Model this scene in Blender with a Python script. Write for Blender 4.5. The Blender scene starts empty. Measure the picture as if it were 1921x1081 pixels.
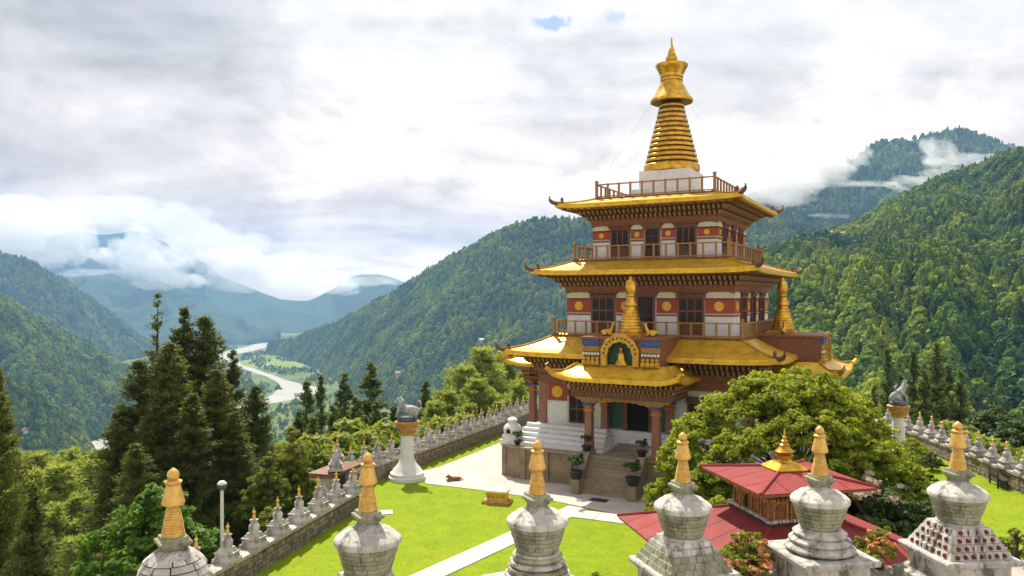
import bpy, math, random
import numpy as np
from mathutils import Vector

SC = bpy.context.scene
COL = SC.collection
R = math.radians
random.seed(7)
RNG = np.random.default_rng(11)

# ------------------------------------------------------------------ camera
FPX, CXP, HZ, EYE = 1450.0, 960.5, 557.0, 10.0      # focal length in pixels of the 1921 px photograph, horizon row, eye height
cam_data = bpy.data.cameras.new("camera")
cam = bpy.data.objects.new("camera", cam_data)
COL.objects.link(cam)
cam.location = (0, 0, EYE)
cam.rotation_euler = (R(90), 0, 0)
cam_data.sensor_width = 36.0
cam_data.lens = FPX / 1921.0 * 36.0
cam_data.shift_y = (HZ - 540.5) / 1921.0
cam_data.clip_start = 0.1
cam_data.clip_end = 60000
SC.camera = cam

# ------------------------------------------------------------------ light
SUN_EL = R(54)
SUN_DIR = Vector((-0.30, 0.954, 0)).normalized()        # horizontal direction towards the sun
sun_data = bpy.data.lights.new("sun", 'SUN')
sun_data.energy = 5.0
sun_data.angle = R(0.6)
sun_data.color = (1.0, 0.93, 0.80)
sun = bpy.data.objects.new("sun", sun_data)
COL.objects.link(sun)
to_sun = Vector((SUN_DIR.x * math.cos(SUN_EL), SUN_DIR.y * math.cos(SUN_EL), math.sin(SUN_EL)))
sun.rotation_euler = to_sun.to_track_quat('Z', 'Y').to_euler()

SC.view_settings.view_transform = 'Standard'
SC.view_settings.look = 'None'
SC.view_settings.exposure = 0.70
SC.view_settings.gamma = 1.0
SC.view_settings.use_curve_mapping = False
cy = SC.cycles
cy.max_bounces = 6
cy.diffuse_bounces = 3
cy.glossy_bounces = 3
cy.transmission_bounces = 4
cy.transparent_max_bounces = 12
cy.volume_bounces = 2
cy.use_denoising = True
cy.sample_clamp_indirect = 6.0
cy.caustics_reflective = False
cy.caustics_refractive = False


class NT:
    """small node-tree helper"""
    def __init__(self, tree):
        self.t = tree
        tree.nodes.clear()

    def n(self, kind, inputs=None, **props):
        nd = self.t.nodes.new(kind)
        for k, v in props.items():
            setattr(nd, k, v)
        for k, v in (inputs or {}).items():
            sock = nd.inputs[k]
            if isinstance(v, bpy.types.NodeSocket):
                self.t.links.new(v, sock)
            else:
                if getattr(sock, 'type', '') == 'RGBA' and len(v) == 3:
                    v = (*v, 1)
                sock.default_value = v
        return nd

    def math(self, op, a, b=0.0, c=0.0, clamp=False):
        nd = self.t.nodes.new('ShaderNodeMath')
        nd.operation = op
        nd.use_clamp = clamp
        for i, v in enumerate((a, b, c)):
            if isinstance(v, bpy.types.NodeSocket):
                self.t.links.new(v, nd.inputs[i])
            else:
                nd.inputs[i].default_value = v
        return nd.outputs[0]

    def mix(self, fac, a, b, blend='MIX'):
        nd = self.t.nodes.new('ShaderNodeMix')
        nd.data_type = 'RGBA'
        nd.blend_type = blend
        for s, v in ((nd.inputs[0], fac), (nd.inputs[6], a), (nd.inputs[7], b)):
            if isinstance(v, bpy.types.NodeSocket):
                self.t.links.new(v, s)
            else:
                s.default_value = (*v, 1) if isinstance(v, tuple) and len(v) == 3 else v
        return nd.outputs[2]

    def ramp(self, fac, stops, interp='LINEAR'):
        nd = self.t.nodes.new('ShaderNodeValToRGB')
        nd.color_ramp.interpolation = interp
        el = nd.color_ramp.elements
        while len(el) < len(stops):
            el.new(0.5)
        for e, (p, c) in zip(el, stops):
            e.position = p
            e.color = (c, c, c, 1) if isinstance(c, (int, float)) else (*c, 1)
        self.t.links.new(fac, nd.inputs[0])
        return nd.outputs[0]

    def maprange(self, v, a, b, c=0.0, d=1.0, smooth=True):
        nd = self.t.nodes.new('ShaderNodeMapRange')
        nd.interpolation_type = 'SMOOTHSTEP' if smooth else 'LINEAR'
        self.t.links.new(v, nd.inputs[0])
        for i, x in enumerate((a, b, c, d)):
            nd.inputs[i + 1].default_value = x
        return nd.outputs[0]


# ------------------------------------------------------------------ sky: Nishita blue behind a broken cloud deck
world = bpy.data.worlds.new("World")
SC.world = world
world.use_nodes = True
W = NT(world.node_tree)
tc = W.n('ShaderNodeTexCoord').outputs['Generated']
sky = W.n('ShaderNodeTexSky', sky_type='NISHITA', sun_disc=False, sun_elevation=SUN_EL,
          sun_rotation=math.atan2(SUN_DIR.x, SUN_DIR.y), altitude=1400.0)
sep = W.n('ShaderNodeSeparateXYZ', {0: tc})
zz = W.math('MAXIMUM', sep.outputs[2], 0.0)
den = W.math('ADD', zz, 0.16)
cu = W.math('DIVIDE', sep.outputs[0], den)
cv = W.math('DIVIDE', sep.outputs[1], den)
cvec = W.n('ShaderNodeCombineXYZ', {0: cu, 1: cv, 2: 3.7}).outputs[0]
n1 = W.n('ShaderNodeTexNoise', {'Vector': cvec, 'Scale': 0.55, 'Detail': 9.0, 'Roughness': 0.56, 'Distortion': 0.35}).outputs[0]
cvec2 = W.n('ShaderNodeCombineXYZ', {0: cu, 1: W.math('MULTIPLY', cv, 1.6), 2: 9.1}).outputs[0]
n2 = W.n('ShaderNodeTexNoise', {'Vector': cvec2, 'Scale': 1.5, 'Detail': 10.0, 'Roughness': 0.58, 'Distortion': 0.5}).outputs[0]
# relief: the same noise sampled a step towards the sun, so that billows get a bright and a grey side
cvec3 = W.n('ShaderNodeVectorMath', {0: cvec2, 1: (-0.06, 0.22, 0.0)}, operation='ADD').outputs[0]
n2b = W.n('ShaderNodeTexNoise', {'Vector': cvec3, 'Scale': 1.5, 'Detail': 10.0, 'Roughness': 0.58, 'Distortion': 0.5}).outputs[0]
# billowy cloud bank standing low over the mountains
tcs = W.n('ShaderNodeMapping', {'Vector': tc, 'Scale': (1.0, 1.0, 1.7)}).outputs[0]
n3 = W.n('ShaderNodeTexNoise', {'Vector': tcs, 'Scale': 4.6, 'Detail': 10.0, 'Roughness': 0.60, 'Distortion': 0.3}).outputs[0]
tcb = W.n('ShaderNodeVectorMath', {0: tcs, 1: (-0.012, 0.0, 0.030)}, operation='ADD').outputs[0]
n3b = W.n('ShaderNodeTexNoise', {'Vector': tcb, 'Scale': 4.6, 'Detail': 10.0, 'Roughness': 0.60, 'Distortion': 0.3}).outputs[0]
thick = W.math('ADD', W.math('MULTIPLY', n1, 0.62), W.math('MULTIPLY', n2, 0.38))
# the deck is heavier and greyer to the west (left), brighter where it thins to the east
west = W.maprange(sep.outputs[0], 0.10, -0.50)
belt = W.math('MULTIPLY', W.maprange(sep.outputs[2], 0.24, 0.15), W.maprange(sep.outputs[2], 0.05, 0.12))
thick2 = W.math('ADD', W.math('ADD', thick, W.math('MULTIPLY', west, 0.085)), W.math('MULTIPLY', W.math('MULTIPLY', west, belt), 0.09))
lowb = W.maprange(sep.outputs[2], 0.52, 0.16)
billow = W.math('MULTIPLY', W.math('SUBTRACT', n3, 0.5), W.math('MULTIPLY', lowb, 0.60))
thick3 = W.math('ADD', thick2, billow)
relief = W.math('ADD', W.math('MULTIPLY', W.math('SUBTRACT', n2, n2b), 1.0), W.math('MULTIPLY', W.math('MULTIPLY', W.math('SUBTRACT', n3, n3b), 2.2), lowb))
# a small blue hole high over the valley head
tch = W.n('ShaderNodeVectorMath', {0: tc, 1: (1.0, 1.0, 2.6)}, operation='MULTIPLY').outputs[0]
hole = W.n('ShaderNodeVectorMath', {0: tch, 1: (0.0487, 0.941, 0.868)}, operation='DISTANCE').outputs['Value']
hole2 = W.n('ShaderNodeVectorMath', {0: tch, 1: (0.122, 0.934, 0.880)}, operation='DISTANCE').outputs['Value']
nh = W.n('ShaderNodeTexNoise', {'Vector': tc, 'Scale': 34.0, 'Detail': 7.0, 'Roughness': 0.65}).outputs[0]
wob = W.math('MULTIPLY', W.math('SUBTRACT', nh, 0.5), 0.11)
gap = W.math('MAXIMUM', W.maprange(W.math('ADD', hole, wob), 0.026, 0.004), W.math('MULTIPLY', W.maprange(W.math('ADD', hole2, wob), 0.022, 0.0), 0.6))
shade0 = W.ramp(thick3, [(0.37, (8.5, 8.3, 8.05)), (0.475, (7.6, 7.4, 7.2)), (0.535, (6.3, 6.2, 6.1)),
                         (0.605, (5.0, 4.95, 4.95)), (0.73, (3.8, 3.8, 4.05))])
warm = W.mix(W.maprange(sep.outputs[2], 0.34, 0.0), (1.0, 0.985, 0.96), (1.36, 1.12, 0.90))
lit = W.math('ADD', 1.0, relief)
shade = W.mix(1.0, W.mix(1.0, shade0, warm, 'MULTIPLY'), W.n('ShaderNodeCombineColor', {0: lit, 1: lit, 2: lit}).outputs[0], 'MULTIPLY')
cover = W.math('SUBTRACT', W.maprange(thick3, 0.27, 0.34), W.math('MULTIPLY', gap, 0.85), clamp=True)
skyc = W.mix(cover, sky.outputs[0], shade)
bg = W.n('ShaderNodeBackground', {'Color': skyc, 'Strength': 0.1})
W.t.links.new(bg.outputs[0], W.n('ShaderNodeOutputWorld').inputs['Surface'])


# ------------------------------------------------------------------ helpers
def P(px, py, Y):
    """world point at depth Y that stands at a place measured in the photograph"""
    return Vector(((px - CXP) / FPX * Y, Y, EYE - (py - HZ) / FPX * Y))


def tag(o, label=None, cat=None, group=None, kind=None):
    if label: o['label'] = label
    if cat: o['category'] = cat
    if group: o['group'] = group
    if kind: o['kind'] = kind
    return o


def empty(name, loc=(0, 0, 0), rz=0.0, parent=None):
    o = bpy.data.objects.new(name, None)
    COL.objects.link(o)
    o.location = loc
    o.rotation_euler = (0, 0, rz)
    o.empty_display_size = 0.3
    if parent: o.parent = parent
    return o


def obj(name, mesh, parent=None, loc=None, rz=None, scale=None):
    o = bpy.data.objects.new(name, mesh)
    COL.objects.link(o)
    if parent: o.parent = parent
    if loc is not None: o.location = loc
    if rz is not None: o.rotation_euler = (0, 0, rz)
    if scale is not None: o.scale = (scale, scale, scale) if isinstance(scale, (int, float)) else scale
    return o


def copy_tree(o, parent=None):
    c = o.copy()
    COL.objects.link(c)
    c.parent = parent
    for ch in o.children:
        copy_tree(ch, c)
    return c


class MB:
    """collects shapes for ONE mesh"""
    def __init__(self):
        self.v, self.f = [], []

    def add(self, vs, fs):
        b = len(self.v)
        self.v.extend([tuple(p) for p in vs])
        self.f.extend([tuple(i + b for i in f) for f in fs])
        return self

    def box(self, x0, x1, y0, y1, z0, z1, taper=0.0):
        t = taper
        vs = [(x0, y0, z0), (x1, y0, z0), (x1, y1, z0), (x0, y1, z0),
              (x0 + t, y0 + t, z1), (x1 - t, y0 + t, z1), (x1 - t, y1 - t, z1), (x0 + t, y1 - t, z1)]
        return self.add(vs, [(3, 2, 1, 0), (4, 5, 6, 7), (0, 1, 5, 4), (1, 2, 6, 5), (2, 3, 7, 6), (3, 0, 4, 7)])

    def sq(self, prof, cap=True, cx=0, cy=0):
        """square 'lathe': prof = [(half, z), ...] from bottom to top"""
        vs, fs = [], []
        for h, z in prof:
            hx, hy = h if isinstance(h, tuple) else (h, h)
            vs += [(cx - hx, cy - hy, z), (cx + hx, cy - hy, z), (cx + hx, cy + hy, z), (cx - hx, cy + hy, z)]
        for i in range(len(prof) - 1):
            a = i * 4
            for k in range(4):
                k2 = (k + 1) % 4
                fs.append((a + k, a + k2, a + 4 + k2, a + 4 + k))
        if cap:
            fs.append((3, 2, 1, 0))
            a = (len(prof) - 1) * 4
            fs.append((a, a + 1, a + 2, a + 3))
        return self.add(vs, fs)

    def lathe(self, prof, n=20, cx=0, cy=0, cap=True, flat=1.0):
        vs, fs = [], []
        for r, z in prof:
            for k in range(n):
                a = 2 * math.pi * k / n
                vs.append((cx + r * math.cos(a), cy + flat * r * math.sin(a), z))
        for i in range(len(prof) - 1):
            for k in range(n):
                k2 = (k + 1) % n
                fs.append((i * n + k, i * n + k2, (i + 1) * n + k2, (i + 1) * n + k))
        if cap:
            fs.append(tuple(reversed(range(n))))
            fs.append(tuple(range((len(prof) - 1) * n, len(prof) * n)))
        return self.add(vs, fs)

    def tube(self, pts, rad, n=6):
        pts = [Vector([float(c) for c in p]) for p in pts]
        if not isinstance(rad, (list, tuple)): rad = [rad] * len(pts)
        vs, fs = [], []
        for i, p in enumerate(pts):
            d = (pts[min(i + 1, len(pts) - 1)] - pts[max(i - 1, 0)]).normalized()
            a = d.orthogonal().normalized() if abs(d.z) > .999 else d.cross(Vector((0, 0, 1))).normalized()
            b = a.cross(d)
            for k in range(n):
                t = 2 * math.pi * k / n
                vs.append(p + (a * math.cos(t) + b * math.sin(t)) * float(rad[i]))
        for i in range(len(pts) - 1):
            for k in range(n):
                k2 = (k + 1) % n
                fs.append((i * n + k, (i + 1) * n + k, (i + 1) * n + k2, i * n + k2))
        fs.append(tuple(range(n)))
        fs.append(tuple(reversed(range((len(pts) - 1) * n, len(pts) * n))))
        return self.add(vs, fs)

    def prism(self, poly, z0, z1):
        n = len(poly)
        vs = [(x, y, z0) for x, y in poly] + [(x, y, z1) for x, y in poly]
        fs = [tuple(reversed(range(n))), tuple(range(n, 2 * n))]
        fs += [(k, (k + 1) % n, n + (k + 1) % n, n + k) for k in range(n)]
        return self.add(vs, fs)

    def face_prism(self, poly, v0, v1):
        """outline given in (x, z), thickness along y from v0 (front) to v1"""
        n = len(poly)
        vs = [(x, v0, z) for x, z in poly] + [(x, v1, z) for x, z in poly]
        fs = [tuple(range(n)), tuple(reversed(range(n, 2 * n)))]
        fs += [((k + 1) % n, k, n + k, n + (k + 1) % n) for k in range(n)]
        return self.add(vs, fs)

    def sphere(self, c, r, seg=12, rings=8):
        rx, ry, rz = r if isinstance(r, tuple) else (r, r, r)
        vs, fs = [], []
        for i in range(rings + 1):
            th = math.pi * i / rings
            for k in range(seg):
                a = 2 * math.pi * k / seg
                vs.append((c[0] + rx * math.sin(th) * math.cos(a), c[1] + ry * math.sin(th) * math.sin(a), c[2] - rz * math.cos(th)))
        for i in range(rings):
            for k in range(seg):
                k2 = (k + 1) % seg
                fs.append((i * seg + k, i * seg + k2, (i + 1) * seg + k2, (i + 1) * seg + k))
        return self.add(vs, fs)

    def mesh(self, name, mat, smooth=False):
        me = bpy.data.meshes.new(name)
        me.from_pydata(self.v, [], self.f)
        if isinstance(mat, str): mat = MAT[mat]
        me.materials.append(mat)
        if smooth:
            me.polygons.foreach_set('use_smooth', [True] * len(me.polygons))
            me.set_sharp_from_angle(angle=R(38))
        me.update()
        return me

    def build(self, name, mat, parent=None, loc=None, rz=None, smooth=False):
        return obj(name, self.mesh(name, mat, smooth), parent, loc, rz)


def np_mesh(name, V, F, mat, smooth=False, attr=None):
    """fast mesh from numpy arrays (all faces the same length)"""
    V = np.asarray(V, np.float32)
    F = np.asarray(F, np.int32)
    me = bpy.data.meshes.new(name)
    me.vertices.add(len(V))
    me.vertices.foreach_set('co', V.ravel())
    k = F.shape[1]
    me.loops.add(F.size)
    me.loops.foreach_set('vertex_index', F.ravel())
    me.polygons.add(len(F))
    me.polygons.foreach_set('loop_start', np.arange(0, F.size, k, dtype=np.int32))
    me.polygons.foreach_set('loop_total', np.full(len(F), k, np.int32))
    if smooth: me.polygons.foreach_set('use_smooth', np.ones(len(F), bool))
    me.update(calc_edges=True)
    me.validate()
    if attr is not None:
        a = me.attributes.new('tint', 'FLOAT', 'FACE')
        a.data.foreach_set('value', np.asarray(attr, np.float32))
    if isinstance(mat, str): mat = MAT[mat]
    me.materials.append(mat)
    return me


# ------------------------------------------------------------------ numpy value noise
_tab = np.random.default_rng(5).random((256, 256))


def vnoise(x, y):
    xi, yi = np.floor(x).astype(int), np.floor(y).astype(int)
    fx, fy = x - xi, y - yi
    fx, fy = fx * fx * (3 - 2 * fx), fy * fy * (3 - 2 * fy)
    t = lambda a, b: _tab[a & 255, b & 255]
    return (t(xi, yi) * (1 - fx) * (1 - fy) + t(xi + 1, yi) * fx * (1 - fy)
            + t(xi, yi + 1) * (1 - fx) * fy + t(xi + 1, yi + 1) * fx * fy) * 2 - 1


def fbm(x, y, o=5):
    s, a = 0, 1.0
    for k in range(o):
        s = s + a * vnoise(x + 17.3 * k, y - 9.1 * k)
        x, y, a = x * 2.03, y * 2.03, a * 0.5
    return s


# ------------------------------------------------------------------ materials
MAT = {}


def surf(name, col, rough=0.7, col2=None, scale=3.0, amount=0.5, metal=0.0, bump=0.0, bscale=None, dirt=None,
         dscale=1.2, damt=0.5, spec=0.4, stretch=(1, 1, 1), rnd=0.0, coord='Object', detail=5.0, dlo=0.5):
    """procedural painted / mineral surface: two-tone noise, dirt blotches, fine bump"""
    m = bpy.data.materials.new(name)
    m.use_nodes = True
    T = NT(m.node_tree)
    co = T.n('ShaderNodeTexCoord').outputs[coord]
    if stretch != (1, 1, 1):
        co = T.n('ShaderNodeMapping', {'Vector': co, 'Scale': stretch}).outputs[0]
    nz = T.n('ShaderNodeTexNoise', {'Vector': co, 'Scale': scale, 'Detail': detail, 'Roughness': 0.62}).outputs[0]
    c2 = col2 or tuple(x * 0.6 for x in col)
    c = T.mix(T.maprange(nz, 0.5 - 0.28 / max(amount, .05) * .5, 0.5 + 0.28 / max(amount, .05) * .5), col, c2)
    if dirt:
        dz = T.n('ShaderNodeTexNoise', {'Vector': co, 'Scale': dscale, 'Detail': 8.0, 'Roughness': 0.7, 'Distortion': 0.6}).outputs[0]
        c = T.mix(T.math('MULTIPLY', T.maprange(dz, dlo, dlo + 0.18), damt), c, dirt)
    if rnd:
        ri = T.n('ShaderNodeObjectInfo').outputs['Random']
        k = T.math('ADD', T.math('MULTIPLY', ri, 2 * rnd), 1 - rnd)
        c = T.mix(1.0, c, T.n('ShaderNodeCombineColor', {0: k, 1: k, 2: k}).outputs[0], 'MULTIPLY')
    ins = {'Base Color': c, 'Roughness': rough, 'Metallic': metal, 'Specular IOR Level': spec}
    b = T.n('ShaderNodeBsdfPrincipled', ins)
    if bump:
        bz = T.n('ShaderNodeTexNoise', {'Vector': co, 'Scale': bscale or scale * 4, 'Detail': 6.0, 'Roughness': 0.65}).outputs[0]
        bp = T.n('ShaderNodeBump', {'Height': bz, 'Strength': bump, 'Distance': 0.03}).outputs[0]
        T.t.links.new(bp, b.inputs['Normal'])
    T.t.links.new(b.outputs[0], T.n('ShaderNodeOutputMaterial').inputs[0])
    MAT[name] = m
    return m


def leafmat(name, dark, light, trans=0.35, tip=None):
    """leaves: per-leaf and per-plant tint, light passes through them"""
    m = bpy.data.materials.new(name)
    m.use_nodes = True
    T = NT(m.node_tree)
    at = T.n('ShaderNodeAttribute', attribute_name='tint').outputs['Fac']
    ri = T.n('ShaderNodeObjectInfo').outputs['Random']
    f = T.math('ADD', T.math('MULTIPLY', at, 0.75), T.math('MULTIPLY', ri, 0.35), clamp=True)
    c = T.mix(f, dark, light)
    d = T.n('ShaderNodeBsdfPrincipled', {'Base Color': c, 'Roughness': 0.6, 'Specular IOR Level': 0.25})
    tcol = T.mix(0.5, c, (light[0] * 1.5, light[1] * 1.45, light[2] * 0.6))
    tr = T.n('ShaderNodeBsdfTranslucent', {'Color': tcol})
    mx = T.n('ShaderNodeMixShader', {0: trans, 1: d.outputs[0], 2: tr.outputs[0]})
    T.t.links.new(mx.outputs[0], T.n('ShaderNodeOutputMaterial').inputs[0])
    MAT[name] = m
    return m


surf('forest_floor', (0.020, 0.050, 0.016), 0.9, (0.045, 0.085, 0.022), 0.012, 0.8, bump=0.0, spec=0.1)
surf('far_forest', (0.016, 0.045, 0.026), 0.9, (0.042, 0.085, 0.035), 0.016, 0.9, spec=0.1, detail=10)
surf('valley', (0.06, 0.12, 0.025), 0.9, (0.15, 0.17, 0.035), 0.006, 1.0, dirt=(0.03, 0.07, 0.025), dscale=0.014, damt=0.85, spec=0.1)
surf('field', (0.20, 0.22, 0.04), 0.9, (0.11, 0.17, 0.03), 0.02, 0.6, spec=0.1, rnd=0.25)
surf('river', (0.40, 0.37, 0.33), 0.8, (0.33, 0.32, 0.30), 0.01, 0.6, spec=0.1)
surf('slope', (0.03, 0.07, 0.015), 0.9, (0.08, 0.12, 0.025), 0.3, 0.8, spec=0.1)


def forestmat(name, dark, mid, light, trans):
    m = bpy.data.materials.new(name)
    m.use_nodes = True
    T = NT(m.node_tree)
    at = T.n('ShaderNodeAttribute', attribute_name='tint').outputs['Fac']
    oi = T.n('ShaderNodeObjectInfo')
    nz = T.n('ShaderNodeTexNoise', {'Vector': oi.outputs['Location'], 'Scale': 0.011, 'Detail': 3.0, 'Roughness': 0.6}).outputs[0]
    f = T.math('ADD', T.math('MULTIPLY', at, 0.40), T.math('MULTIPLY', oi.outputs['Random'], 0.40))
    f = T.math('ADD', f, T.math('MULTIPLY', T.math('SUBTRACT', nz, 0.43), 1.5), clamp=True)
    c = T.ramp(f, [(0.10, dark), (0.45, mid), (0.90, light)])
    d = T.n('ShaderNodeBsdfPrincipled', {'Base Color': c, 'Roughness': 0.65, 'Specular IOR Level': 0.2})
    tr = T.n('ShaderNodeBsdfTranslucent', {'Color': c})
    mx = T.n('ShaderNodeMixShader', {0: trans, 1: d.outputs[0], 2: tr.outputs[0]})
    T.t.links.new(mx.outputs[0], T.n('ShaderNodeOutputMaterial').inputs[0])
    MAT[name] = m


forestmat('leaf_forest', (0.016, 0.072, 0.026), (0.125, 0.235, 0.026), (0.44, 0.48, 0.034), 0.45)
surf('house_wall', (0.62, 0.58, 0.52), 0.8)
surf('house_roof', (0.30, 0.12, 0.10), 0.7, rnd=0.3)
surf('house_roof_grey', (0.48, 0.46, 0.46), 0.6, rnd=0.2)
surf('house_dark', (0.03, 0.03, 0.035), 0.5)
surf('bark', (0.09, 0.06, 0.04), 0.9, (0.05, 0.035, 0.025), 6, 0.8, bump=0.4)
# ------------------------------------------------------------------ the setting: valley, river, mountains
def resample(pts, n):
    pts = np.array([tuple(p) for p in pts], float)
    d = np.r_[0, np.cumsum(np.linalg.norm(np.diff(pts, axis=0), axis=1))]
    t = np.linspace(0, d[-1], n)
    out = np.stack([np.interp(t, d, pts[:, k]) for k in range(3)], 1)
    ker = np.array([1, 3, 4, 3, 1]) / 12.0                           # soften the corners of the polyline
    for _ in range(2):
        pad = np.vstack([out[:1], out[:1], out, out[-1:], out[-1:]])
        pad[:2] = out[0]; pad[-2:] = out[-1]
        out = np.stack([np.convolve(pad[:, k], ker, 'valid') for k in range(3)], 1)
    return out


def hill(name, crest, foot, nc, nr, amp, nscale, mat, back=0.7, power=1.0, gully=1.0, seed=0.0):
    """one mountain flank: rows run from the crest down to the foot, and down the far side behind the crest"""
    C, F = resample([P(*p) for p in crest], nc), resample([P(*p) for p in foot], nc)
    nb = max(4, nr // 4)
    rows = []
    span = np.linalg.norm(C[:, :2] - F[:, :2], axis=1)[:, None]
    for i in range(nb, 0, -1):                                       # far side
        t = i / nb
        q = C.copy()
        q[:, :2] += (C[:, :2] - F[:, :2]) / span * (span * back * t)
        q[:, 2] -= (C[:, 2] - F[:, 2]) * t ** 1.2
        rows.append(q)
    for j in range(nr + 1):
        t = j / nr
        q = C * (1 - t) + F * t
        q[:, 2] = C[:, 2] + (F[:, 2] - C[:, 2]) * t ** power
        rows.append(q)
    G = np.stack(rows)                                               # rows x cols x 3
    t = np.r_[-np.arange(nb, 0, -1) / nb, np.arange(nr + 1) / nr][:, None]
    w = np.clip(np.sin(np.clip(np.abs(t), 0, 1) * np.pi), 0, 1) ** 0.7 * 0.9 + 0.1 * (np.abs(t) < .98)
    X, Y = G[..., 0], G[..., 1]
    nz = fbm(X / nscale + seed, Y / nscale + seed * 2, 6)
    colpos = np.linspace(0, 1, nc)[None, :]
    rid = 1 - np.abs(fbm(colpos * 9 + seed + 0.25 * nz, t * 0.8 + seed, 3)) * 1.6
    G[..., 2] += w * amp * (0.55 * nz + 0.55 * gully * rid)
    nR = G.shape[0]
    idx = np.arange(nR * nc).reshape(nR, nc)
    Fc = np.stack([idx[:-1, :-1], idx[1:, :-1], idx[1:, 1:], idx[:-1, 1:]], -1).reshape(-1, 4)
    o = obj(name, np_mesh(name, G.reshape(-1, 3), Fc, mat, smooth=True))
    tag(o, kind='structure')
    return o, G[nb:]


vz = -240.0
me = np_mesh('valley_floor', [(-9000, 200, vz), (9000, 200, vz), (9000, 8800, vz), (-9000, 8800, vz)], [(0, 1, 2, 3)], 'valley')
tag(obj('valley_floor', me), kind='structure')


def vy(Y):                                                           # image row of the valley floor at depth Y
    return HZ + (EYE - vz) * FPX / Y


def ribbon(name, pts, mat, z):
    """strip on the valley floor: (px left, px right, Y)"""
    L, Rr = [], []
    for a, b, Y in pts:
        p, q = P(a, vy(Y), Y), P(b, vy(Y), Y)
        L.append((p.x, p.y, z)); Rr.append((q.x, q.y, z))
    n = 60
    L, Rr = resample(L, n), resample(Rr, n)
    k = np.arange(n)
    for A, s in ((L, 0.0), (Rr, 40.0)):
        A[:, 0] += 14 * fbm(k * .35 + s, k * 0 + s, 3)
    V = np.vstack([L, Rr])
    V[:, 2] = z
    F = [(i, n + i, n + i + 1, i + 1) for i in range(n - 1)]
    return tag(obj(name, np_mesh(name, V, F, mat)), kind='structure')


RIVER = [(60, 190, 1180), (175, 208, 1330), (300, 330, 1500), (425, 452, 1720), (515, 600, 1960), (548, 618, 2080),
         (520, 562, 2250), (466, 488, 2600), (415, 436, 3000), (412, 446, 3350), (440, 490, 3650), (494, 524, 4200), (512, 532, 4700)]
ribbon('river', RIVER, 'river', vz + 1.0)
for pts in ([(452, 560, 2700), (440, 590, 2950), (470, 570, 3120)], [(500, 580, 1800), (470, 540, 1900)],
            [(515, 590, 4900), (505, 575, 5200)], [(640, 720, 1750), (620, 690, 1880)], [(460, 520, 2450), (470, 530, 2550)]):
    ribbon('field', pts, 'field', vz + 0.6)

# far ranges, back to front
hill('far_mountain', [(-200, 470, 6800), (0, 450, 7900), (90, 445, 7800), (150, 432, 7800), (190, 442, 7800), (255, 432, 7800), (310, 455, 7700), (370, 500, 7600), (520, 560, 7500)],
     [(x_, vy(6600), 6600) for x_ in (-200, 0, 90, 150, 190, 255, 310, 370, 520)],
     140, 50, 110, 600, 'far_forest', seed=1)
hill('far_mountain', [(250, 575, 6900), (300, 540, 6900), (340, 506, 6900), (372, 487, 6900), (400, 506, 6900), (450, 548, 6850), (560, 590, 6800)],
     [(x_, vy(5900), 5900) for x_ in (250, 300, 340, 372, 400, 450, 560)],
     80, 36, 90, 700, 'far_forest', seed=2)
hill('far_mountain', [(380, 530, 6500), (450, 545, 6450), (520, 562, 6400), (580, 566, 6350), (630, 540, 6300), (660, 518, 6300), (700, 513, 6300), (740, 522, 6250), (820, 560, 6200), (950, 600, 6150)],
     [(380, vy(5300), 5300), (450, vy(5300), 5300), (520, vy(5300), 5300), (580, vy(5300), 5300), (630, vy(5400), 5400), (660, vy(5400), 5400), (700, vy(5400), 5400), (740, vy(5400), 5400), (820, vy(5400), 5400), (950, vy(5400), 5400)],
     110, 36, 70, 600, 'far_forest', seed=3)
hill('mountain', [(-150, 560, 5600), (60, 540, 5600), (120, 524, 5600), (180, 515, 5500), (230, 517, 5400), (300, 538, 5200), (360, 560, 5000), (420, 588, 4800), (480, 618, 4600), (525, 640, 4400)],
     [(-150, vy(3700), 3700), (60, vy(3700), 3700), (120, vy(3700), 3700), (180, vy(3750), 3750), (230, vy(3800), 3800), (300, vy(3900), 3900), (360, vy(3900), 3900), (420, vy(3950), 3950), (480, vy(4100), 4100), (530, vy(4300), 4300)],
     150, 60, 90, 500, 'far_forest', seed=4)
h5, G5 = hill('mountain', [(-300, 350, 3100), (-100, 430, 3150), (0, 478, 3200), (60, 500, 3300), (110, 528, 3400), (180, 572, 3500), (250, 628, 3650), (310, 664, 3750)],
     [(-300, vy(2400), 2400), (-100, vy(2400), 2400), (0, vy(2450), 2450), (60, vy(2500), 2500), (110, vy(2600), 2600), (180, vy(2800), 2800), (250, vy(3100), 3100), (312, vy(3450), 3450)],
     160, 80, 60, 330, 'far_forest', seed=5)
h8, G8 = hill('mountain', [(1200, 520, 2600), (1320, 430, 2650), (1400, 382, 2700), (1480, 345, 2750), (1560, 318, 2800), (1615, 292, 2800), (1650, 266, 2800), (1720, 262, 2850), (1790, 249, 2850), (1850, 262, 2850), (1921, 287, 2850), (2150, 320, 2850)],
     [(1200, 620, 1900), (1320, 600, 1900), (1400, 590, 1900), (1480, 580, 1900), (1560, 570, 1950), (1615, 560, 1950), (1650, 550, 1950), (1720, 540, 1950), (1790, 530, 1950), (1850, 520, 1950), (1921, 500, 1950), (2150, 480, 1950)],
     200, 100, 55, 300, 'far_forest', seed=6)
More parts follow.
